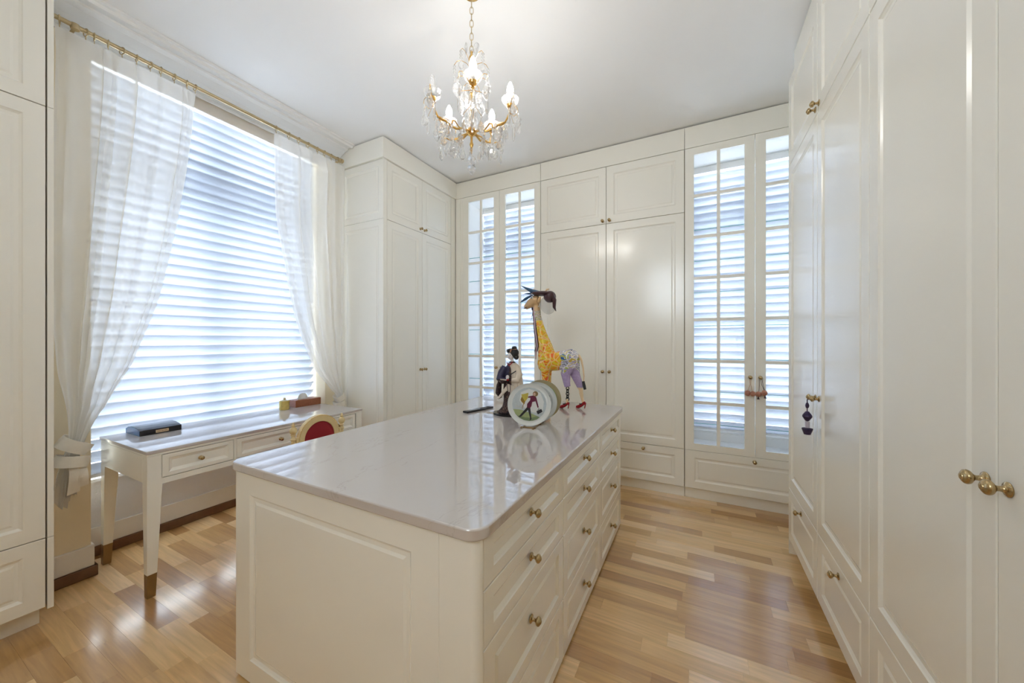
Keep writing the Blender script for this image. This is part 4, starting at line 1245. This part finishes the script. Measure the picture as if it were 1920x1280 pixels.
m = MB(); m.tube([(-0.205, 0, 0.762), (-0.195, -0.012, 0.748), (-0.18, 0, 0.742)], [0.006, 0.010, 0.006], 8); m.build('beard_tuft', BLACKM, gi, GM, True)
m = MB(); m.ball((-0.131, -0.044, 0.765), 0.004, 0.004, 0.005, 8, 6); m.build('earring', PORC, gi, GM, True)

# ------------------------------------------------------------------ doll figure
KX, KY, KZ = -1.12, 2.17, 0.900
kd = thing('doll_figure', 'doll in dark floral kimono with white face beside the plates', 'figurine', (KX, KY, KZ))
KM = T(KX, KY, KZ)
m = MB()
prof = [(-0.02 + 0.115 * math.cos(2 * PI * i / 28), 0.0 + 0.085 * math.sin(2 * PI * i / 28)) for i in range(28)]
m.prism(prof, 0, 0.014, plane='XY'); m.build('base', BLACK, kd, KM, True)
m = MB()
def ell(secs, n=20):
    vs = []; fs = []
    for z, x0, x1, ry, yo in secs:
        for i in range(n):
            a = 2 * PI * i / n
            vs.append(((x0 + x1) / 2 + (x1 - x0) / 2 * math.cos(a), yo + ry * math.sin(a), z))
    for j in range(len(secs) - 1):
        for i in range(n):
            i2 = (i + 1) % n
            fs.append((j * n + i, j * n + i2, (j + 1) * n + i2, (j + 1) * n + i))
    fs.append(tuple(range(n - 1, -1, -1))); fs.append(tuple((len(secs) - 1) * n + i for i in range(n)))
    m.add(vs, fs)
ell([(0.012, -0.115, 0.030, 0.055, 0), (0.028, -0.092, 0.034, 0.05, 0), (0.055, -0.068, 0.042, 0.046, 0), (0.09, -0.058, 0.052, 0.045, 0), (0.13, -0.058, 0.060, 0.045, 0), (0.17, -0.060, 0.064, 0.044, 0),
     (0.21, -0.058, 0.062, 0.042, 0), (0.25, -0.054, 0.055, 0.040, 0), (0.29, -0.052, 0.058, 0.038, 0), (0.32, -0.046, 0.055, 0.035, 0), (0.345, -0.028, 0.036, 0.026, 0), (0.362, -0.012, 0.020, 0.015, 0)])
# sleeves
m.tube([(-0.040, -0.018, 0.325), (-0.062, -0.030, 0.285), (-0.068, -0.045, 0.245), (-0.035, -0.060, 0.232), (0.0, -0.062, 0.245)], [0.024, 0.026, 0.025, 0.020, 0.014], 12)
m.tube([(-0.062, -0.035, 0.25), (-0.078, -0.035, 0.20), (-0.085, -0.033, 0.15), (-0.068, -0.030, 0.112)], [0.018, 0.026, 0.030, 0.014], 12, flat=0.6)
fuse(m, 'kimono', [K_ROBE, K_BLUE], kd, 0.0035, lambda c: 1 if (c.z > 0.245 and c.x < 0.0) else 0, 4, KM)
# cream outer robe on the right shoulder and front
m = MB()
ell([(0.085, 0.010, 0.100, 0.030, 0.004), (0.15, 0.006, 0.088, 0.050, 0.0), (0.21, 0.000, 0.080, 0.050, 0.0), (0.26, 0.004, 0.072, 0.047, 0.0), (0.305, -0.004, 0.068, 0.042, 0.0), (0.335, -0.016, 0.052, 0.034, 0.0), (0.352, -0.018, 0.030, 0.024, 0.0)])
m.tube([(0.042, -0.012, 0.325), (0.066, -0.024, 0.275), (0.062, -0.044, 0.238), (0.030, -0.058, 0.240)], [0.022, 0.026, 0.022, 0.013], 12)
m.tube([(0.060, -0.03, 0.25), (0.078, -0.03, 0.19), (0.084, -0.028, 0.12)], [0.016, 0.024, 0.026], 12, flat=0.6)
m.build('cream_robe', K_CREAM, kd, KM, True)
m = MB(); m.prism([(-0.080, 0.115), (-0.072, 0.105), (-0.005, 0.170), (0.010, 0.155), (0.045, 0.115), (0.05, 0.20), (0.0, 0.215)], -0.062, -0.050); m.build('robe_fold', K_CREAM, kd, KM, bevel=0.003)
m = MB(); m.tube([(-0.022, -0.024, 0.352), (0.002, -0.044, 0.335), (0.022, -0.030, 0.36)], 0.004, 8); m.build('collar', RED, kd, KM, True)
m = MB(); m.tube([(0.0, -0.052, 0.29), (0.02, -0.056, 0.278), (0.056, -0.046, 0.302)], 0.0035, 6); m.build('sash_cord', BLACKM, kd, KM, True)
m = MB(); m.tube([(0.006, -0.075, 0.245), (0.004, -0.076, 0.20), (0.016, -0.076, 0.15), (0.024, -0.076, 0.145), (0.028, -0.075, 0.19), (0.026, -0.074, 0.245)], 0.0022, 6)
m.tube([(0.018, -0.076, 0.165), (0.020, -0.076, 0.142)], [0.005, 0.007], 8); m.build('hanging_cord', G_MAROON, kd, KM, True)
m = MB(); m.ball((0.004, -0.068, 0.262), 0.012, 0.010, 0.013, 10, 8); m.tube([(-0.006, -0.066, 0.262), (0.004, -0.08, 0.252), (0.014, -0.078, 0.246)], 0.0035, 6); m.tube([(0.0, -0.068, 0.266), (0.010, -0.081, 0.257), (0.018, -0.078, 0.252)], 0.0032, 6)
m.build('hand', K_FACE, kd, KM, True)
m = MB(); m.tube([(-0.045, -0.078, 0.245), (-0.01, -0.078, 0.243), (0.012, -0.08, 0.243)], 0.004, 8); m.build('fan', K_CREAM, kd, KM, True)
m = MB(); m.ball((0.012, -0.082, 0.244), 0.010, 0.006, 0.008, 8, 6); m.build('fan_tip', RED, kd, KM, True)
m = MB()
m.ball((-0.004, -0.006, 0.402), 0.0225, 0.024, 0.029, 18, 12); m.tube([(0.004, 0, 0.35), (0.002, 0, 0.385)], [0.012, 0.0105], 12); m.ball((-0.006, -0.030, 0.399), 0.003, 0.005, 0.006, 8, 6)
hd = m.build('head', K_FACE, kd, KM, True)
for dx in (-0.014, 0.004):
    m = MB(); m.ball((dx, -0.0275, 0.404), 0.0042, 0.0022, 0.0018, 8, 5); m.build('eye', BLACKM, hd, KM, True)
m = MB(); m.ball((-0.006, -0.0285, 0.388), 0.0035, 0.002, 0.0018, 8, 5); m.build('mouth', RED, hd, KM, True)
m = MB(); m.ball((0.014, 0.006, 0.420), 0.034, 0.032, 0.034, 18, 12); m.ball((-0.006, -0.004, 0.432), 0.028, 0.026, 0.018, 14, 8); m.ball((0.030, 0.010, 0.392), 0.017, 0.020, 0.020, 12, 8); m.ball((0.018, 0.004, 0.452), 0.019, 0.017, 0.014, 12, 8)
m.build('hair', HAIR, kd, KM, True)
m = MB(); m.tube([(-0.034, -0.018, 0.432), (0.0, -0.022, 0.440), (0.045, -0.010, 0.446)], 0.0022, 6); m.tube([(0.004, -0.029, 0.425), (0.010, -0.026, 0.447)], [0.006, 0.004], 8); m.build('hair_ornament', simple('tan_ornament', (0.42, 0.22, 0.13), 0.4), kd, KM, True)

# ------------------------------------------------------------------ decorative plates
def plate(label, cx, cy_, R_, yaw, tilt, art):
    """plate standing on its rim; local x right, y away from viewer, z up, centre at origin"""
    M = T(cx, cy_, 0.9075 + R_ * math.cos(tilt)) @ Rz(yaw) @ Rx(tilt)
    e = bpy.data.objects.new('decorative_plate', None); put(e, M)
    tag(e, label, 'plate', 'row of picture plates on the island')
    m = MB()
    m.lathe([(0.0, 0.0), (R_ * 0.84, 0.0), (R_ * 0.90, 0.003), (R_ * 0.97, 0.010), (R_, 0.013), (R_, 0.0095), (R_ * 0.93, 0.000), (R_ * 0.84, -0.006), (R_ * 0.60, -0.008), (0.0, -0.006)], 64, '-Y')
    m.build('dish', art[0], e, M, True)
    for nm, poly, mat, off in art[1]:
        m = MB(); m.prism(poly, -off - 0.0004, -off + 0.0001); m.build(nm, mat, e, M)
    return e
def pp(lst, s=0.126 / 500.0, cx=525, cyy=700): return [((x - cx) * s, (cyy - y) * s) for x, y in lst]
def circ(cx, cyy, rx, ry, n=20): return pp([(cx + rx * math.cos(2 * PI * i / n), cyy + ry * math.sin(2 * PI * i / n)) for i in range(n)])
def mc(name, col): return simple(name, col, 0.15, var=0.12, vscale=60)
A_SKY = mc('print_pale_blue', (0.52, 0.58, 0.60)); A_GRASS = mc('print_grass', (0.36, 0.42, 0.20)); A_GRASS2 = mc('print_dark_grass', (0.20, 0.27, 0.14)); A_MAR = mc('print_maroon', (0.14, 0.02, 0.05))
A_BLK = mc('print_black', (0.03, 0.03, 0.035)); A_YEL = mc('print_yellow', (0.55, 0.45, 0.08)); A_OCH = mc('print_ochre', (0.32, 0.20, 0.04)); A_BRN = mc('print_brown_hair', (0.25, 0.17, 0.08)); A_SKN = mc('print_skin', (0.62, 0.42, 0.32)); A_GRY = mc('print_grey', (0.52, 0.55, 0.54))
Z = 0.0004
art1 = (PORC, [
    ('picture_sky', circ(525, 700, 395, 395), A_SKY, 0.0003),
    ('picture_cloud', pp([(300, 620), (330, 420), (520, 340), (780, 430), (860, 640), (830, 900), (600, 890), (420, 790)]), PORC, 0.0006),
    ('picture_grass', pp([(150, 815), (330, 828), (520, 895), (765, 1005), (700, 1055), (610, 1085), (520, 1095), (400, 1075), (290, 1020), (200, 930)]), A_GRASS, 0.0009),
    ('picture_shade', pp([(230, 960), (420, 1010), (560, 1020), (720, 985), (765, 1005), (700, 1055), (610, 1085), (520, 1095), (400, 1075), (300, 1025)]), A_GRASS2, 0.0012),
    ('picture_tree', pp([(340, 470), (420, 455), (505, 430), (490, 560), (430, 640), (410, 700), (350, 650), (320, 590), (360, 540)]), A_YEL, 0.0009),
    ('picture_branch', pp([(350, 520), (380, 560), (430, 640), (408, 705), (345, 640), (325, 590)]), A_OCH, 0.0012),
    ('picture_trunk', pp([(385, 690), (400, 690), (365, 810), (352, 808)]), A_OCH, 0.0012),
    ('picture_hedge', pp([(205, 720), (330, 745), (420, 790), (420, 815), (320, 790), (205, 760)]), A_GRY, 0.0012),
    ('figure_back_leg', pp([(465, 775), (535, 790), (335, 995), (270, 1000), (300, 970)]), A_BLK, 0.0015),
    ('figure_front_leg', pp([(485, 790), (548, 785), (575, 1050), (535, 1085), (540, 1020)]), A_BLK, 0.0016),
    ('figure_jumper', pp([(495, 520), (560, 503), (640, 488), (690, 545), (665, 630), (592, 645), (575, 740), (540, 795), (468, 778), (475, 690), (545, 600), (548, 545), (500, 548)]), A_MAR, 0.0018),
    ('figure_arm', pp([(645, 560), (690, 560), (742, 770), (716, 782)]), A_MAR, 0.0020),
    ('figure_hair', circ(665, 455, 62, 62), A_BRN, 0.0018),
    ('figure_face', circ(642, 462, 30, 38), A_SKN, 0.0021),
    ('figure_bag', pp([(685, 862), (800, 806), (830, 872), (722, 935)]), A_BLK, 0.0022),
    ('figure_bag_handle', pp([(715, 838), (738, 795), (762, 812), (755, 822), (740, 812), (726, 838)]), A_BLK, 0.0022)])
art2 = (PORC, [('picture_ground', circ(525, 700, 400, 400), A_GRY, 0.0003)] + [('picture_foliage', pp([(525 + 330 * math.cos(t) + 70 * math.cos(q), 690 - 330 * math.sin(t) + 55 * math.sin(q)) for q in [2 * PI * i / 9 for i in range(9)]], s=0.126 / 560), mc('print_slate', (0.13, 0.16, 0.16)), 0.0012) for t in (0.1, 0.45, 0.8, 1.2, 2.0)])
TAN = simple('tan_glaze', (0.50, 0.42, 0.24), 0.1, var=0.08, vscale=20)
art3 = (TAN, [('picture_ground', circ(525, 700, 400, 400), A_GRASS, 0.0003)] + [('picture_foliage', pp([(525 + 330 * math.cos(t) + 60 * math.cos(q), 690 - 330 * math.sin(t) + 50 * math.sin(q)) for q in [2 * PI * i / 9 for i in range(9)]], s=0.126 / 560), mc('print_dark_green', (0.06, 0.09, 0.04)), 0.0012) for t in (0.2, 0.6, 1.0, 1.5, 2.1)])
yaw = math.radians(24)
plate('white plate picturing a walking woman with a black bag', -0.868, 1.905, 0.126, yaw, 0.10, art1)
plate('middle white plate with grey foliage, between the two other plates', -0.866, 2.000, 0.125, yaw, 0.10, art2)
plate('tan rimmed plate with green foliage, hindmost of the row', -0.876, 2.100, 0.126, yaw, 0.10, art3)
ps = thing('plate_stand', 'low dark stand holding the row of picture plates', 'stand', (-0.85, 2.0, 0.9))
SM = T(-0.878, 2.015, 0.9) @ Rz(math.radians(6))
for sx in (-0.035, 0.035):
    m = MB(); m.box(sx - 0.004, sx + 0.004, -0.16, 0.16, 0.0, 0.006); m.build('runner', BRONZE, ps, SM, bevel=0.001)
for yy in (-0.135, -0.03, 0.075):
    m = MB(); m.box(-0.045, 0.045, yy - 0.004, yy + 0.004, 0.0, 0.007); m.build('cross_bar', BRONZE, ps, SM, bevel=0.001)

# ------------------------------------------------------------------ remote control
rm = thing('remote_control', 'slim black remote control lying on the marble island', 'remote', (-1.40, 2.2, 0.9), rotz=math.radians(-14))
m = MB()
pr = [(-0.024, -0.135), (0.024, -0.135), (0.024, 0.02), (0.019, 0.13), (-0.019, 0.13), (-0.024, 0.02)]
m.prism(pr, 0.0, 0.013, plane='XY'); m.build('body', BLACKM, rm, W[rm.name], bevel=0.004)
m = MB(); m.prism([(-0.018, -0.128), (0.018, -0.128), (0.018, 0.0), (-0.018, 0.0)], 0.0131, 0.0138, plane='XY'); m.build('face_plate', simple('grey_plastic', (0.10, 0.11, 0.13), 0.2), rm, W[rm.name])
for i in range(4):
    for j in range(3):
        m = MB(); m.box(-0.013 + j * 0.010, -0.007 + j * 0.010, 0.02 + i * 0.022, 0.032 + i * 0.022, 0.0131, 0.0145); m.build('button', BLACK, rm, W[rm.name])

# ------------------------------------------------------------------ things on the desk
bx = thing('presentation_box', 'dark lacquered box with curved lid and small plate on the desk', 'box', (-3.2, 1.04, DZ))
m = MB()
sec = [(-3.325, 0.0), (-3.325, 0.030), (-3.29, 0.044), (-3.24, 0.051), (-3.19, 0.050), (-3.14, 0.043), (-3.105, 0.034), (-3.105, 0.0)]
m.v = [(x, 0.937, DZ + z) for x, z in sec] + [(x, 1.143, DZ + z) for x, z in sec]
n = len(sec); m.f = [tuple(range(n)), tuple(range(2 * n - 1, n - 1, -1))] + [(i, i + n, (i + 1) % n + n, (i + 1) % n) for i in range(n)]; m.mi = [0] * len(m.f)
wbuild(m, 'case', BLACK, bx, bevel=0.0015)
m = MB(); m.prism([(x + (0.003 if x < -3.2 else -0.003), DZ + z * 0.94 + 0.0008) for x, z in sec], 0.9358, 0.9371); wbuild(m, 'end_panel', simple('blue_reflection_lacquer', (0.012, 0.09, 0.24), 0.15), bx)  # end face coloured blue to carry the window's reflection
m = MB(); m.box(-3.1048, -3.1035, 1.012, 1.076, DZ + 0.008, DZ + 0.026); np_ = wbuild(m, 'name_plate', simple('brass_plate', (0.62, 0.46, 0.27), 0.35, metal=0.4), bx)
for i, (y0, y1) in enumerate(((1.018, 1.036), (1.039, 1.050), (1.053, 1.070))):
    m = MB(); m.box(-3.1035, -3.1032, y0, y1, DZ + 0.015, DZ + 0.018); wbuild(m, 'engraving', BROWN, np_)
cp = thing('gold_pot', 'small round gold pot beside the tissue box on the desk', 'pot', (-3.215, 1.89, DZ))
m = MB(); m.lathe([(0, 0), (0.037, 0), (0.039, 0.004), (0.039, 0.076), (0.036, 0.078), (0.036, 0.066), (0, 0.064)], 28, 'Z'); m.build('pot', simple('gold_leaf', (0.66, 0.50, 0.16), 0.35, metal=0.75, var=0.2, vscale=50), cp, W[cp.name], True)
m = MB(); m.lathe([(0, 0.0665), (0.030, 0.066), (0.032, 0.078), (0.016, 0.084), (0.008, 0.090), (0.012, 0.096), (0.007, 0.104), (0, 0.105)], 20, 'Z'); m.build('lid', BRASS_L, cp, W[cp.name], True)
LEA = simple('brown_crocodile_leather', (0.30, 0.10, 0.045), 0.4, var=0.35, vscale=90, bump=0.9, bscale=140)
tx = thing('tissue_box', 'flat brown leather tissue box on the desk by the right curtain', 'tissue box', (-3.265, 2.11, DZ))
m = MB(); m.box(-3.325, -3.207, 1.985, 2.228, DZ, DZ + 0.062); wbuild(m, 'case', LEA, tx, bevel=0.003)
m = MB(); n = 16
for (r_, h_) in ((0.05, 0.0625), (0.045, 0.075), (0.040, 0.092), (0.030, 0.106), (0.012, 0.115)):
    for i in range(n):
        a = 2 * PI * i / n
        m.v.append((-3.268 + r_ * 0.35 * math.cos(a) * (1 + 0.3 * math.sin(3 * a)), 2.085 + r_ * math.sin(a) * (1 + 0.15 * math.cos(5 * a)), DZ + h_))
for j in range(4):
    for i in range(n):
        i2 = (i + 1) % n
        m.f.append((j * n + i, j * n + i2, (j + 1) * n + i2, (j + 1) * n + i)); m.mi.append(0)
m.f.append(tuple(4 * n + i for i in range(n))); m.mi.append(0)
m.f.append(tuple(range(n - 1, -1, -1))); m.mi.append(0)
wbuild(m, 'tissue', PORC, tx, True)

# ------------------------------------------------------------------ charms on the knobs
POM = simple('dusty_pink_wool', (0.50, 0.24, 0.17), 0.9, var=0.3, vscale=120, bump=1.0, bscale=400)
def pompom(mb, c, r_, seed):
    rn = random.Random(seed); n, k = 14, 10
    vs = []; fs = []
    for j in range(k + 1):
        t = PI * j / k
        for i in range(n):
            a = 2 * PI * i / n
            q = r_ * (0.88 + 0.24 * rn.random())
            vs.append((c[0] + q * math.sin(t) * math.cos(a), c[1] + q * math.sin(t) * math.sin(a), c[2] - q * math.cos(t)))
    for j in range(k):
        for i in range(n):
            i2 = (i + 1) % n
            fs.append((j * n + i, j * n + i2, (j + 1) * n + i2, (j + 1) * n + i))
    mb.add(vs, fs)
def charm(label, kx, strings, balls, cmat, ends):
    e = thing('pompom_charm', label, 'charm', (kx, YB - 0.02, 1.0), 'pompom charms on the glazed cabinet')
    y = YB - 0.022
    for p0, p1, p2 in strings:
        m = MB(); m.tube([(kx + p0[0], y, p0[1]), (kx + p1[0], y - 0.006, p1[1]), (kx + p2[0], y - 0.012, p2[1])], 0.0018, 6); wbuild(m, 'cord', cmat, e, True)
    for i, (dx, z, r_) in enumerate(balls):
        m = MB(); pompom(m, (kx + dx, y - 0.014 - 0.006 * i, z), r_, i + 3); wbuild(m, 'pompom', POM, e, True)
    for dx, z in ends:
        m = MB(); m.tube([(kx + dx, y - 0.014, z), (kx + dx, y - 0.014, z - 0.016), (kx + dx, y - 0.014, z - 0.026)], [0.003, 0.006, 0.010], 8); wbuild(m, 'tassel', G_MAROON, e, True)
charm('pompom charm with pale cord on the left glazed door knob', 0.388, [((-0.006, 1.095), (-0.004, 1.04), (-0.022, 0.985)), ((0.004, 1.095), (0.002, 1.04), (0.012, 0.985))], [(-0.020, 0.972, 0.022), (0.014, 0.968, 0.020)], simple('pale_cord', (0.55, 0.38, 0.22), 0.8), [])
charm('pompom charm with dark cords on the right glazed door knob', 0.458, [((-0.008, 1.095), (-0.010, 1.04), (-0.014, 0.985)), ((0.0, 1.095), (0.004, 1.05), (0.022, 1.0)), ((0.008, 1.095), (0.014, 1.05), (0.024, 1.0))], [(-0.016, 0.968, 0.021), (0.022, 0.980, 0.022)], simple('dark_cord', (0.08, 0.05, 0.04), 0.8), [(-0.018, 0.952), (0.028, 0.962)])
PUR = simple('deep_purple_silk', (0.035, 0.02, 0.07), 0.45, var=0.4, vscale=80)
tsx, tsy = XR - 0.034, 2.313 + 0.028
ts = thing('tassel', 'deep purple beaded tassel hanging from the right wardrobe knobs', 'tassel', (tsx, tsy, 0.95))
m = MB(); m.tube([(tsx, tsy, 1.100), (tsx, tsy, 1.075), (tsx, tsy, 1.035)], 0.0025, 6); m.lathe([(0, 0), (0.006, 0.004), (0.009, 0.016), (0.006, 0.028), (0, 0.034)], 10, 'Z', c=(tsx, tsy, 1.052)); wbuild(m, 'loop', PUR, ts, True)
m = MB(); m.lathe([(0, 0), (0.009, 0.006), (0.021, 0.026), (0.020, 0.034), (0.008, 0.052), (0, 0.056)], 12, 'Z', c=(tsx, tsy, 0.985)); wbuild(m, 'bead', PUR, ts)
m = MB(); m.lathe([(0, 0), (0.010, 0), (0.0105, 0.030), (0, 0.032)], 12, 'Z', c=(tsx, tsy, 0.955)); wbuild(m, 'pearl_collar', simple('pale_lilac', (0.55, 0.5, 0.6), 0.4), ts, True)
m = MB(); m.lathe([(0, 0), (0.014, 0.002), (0.024, 0.030), (0.022, 0.034), (0.008, 0.036), (0, 0.036)], 14, 'Z', c=(tsx, tsy, 0.918)); wbuild(m, 'skirt', PUR, ts)
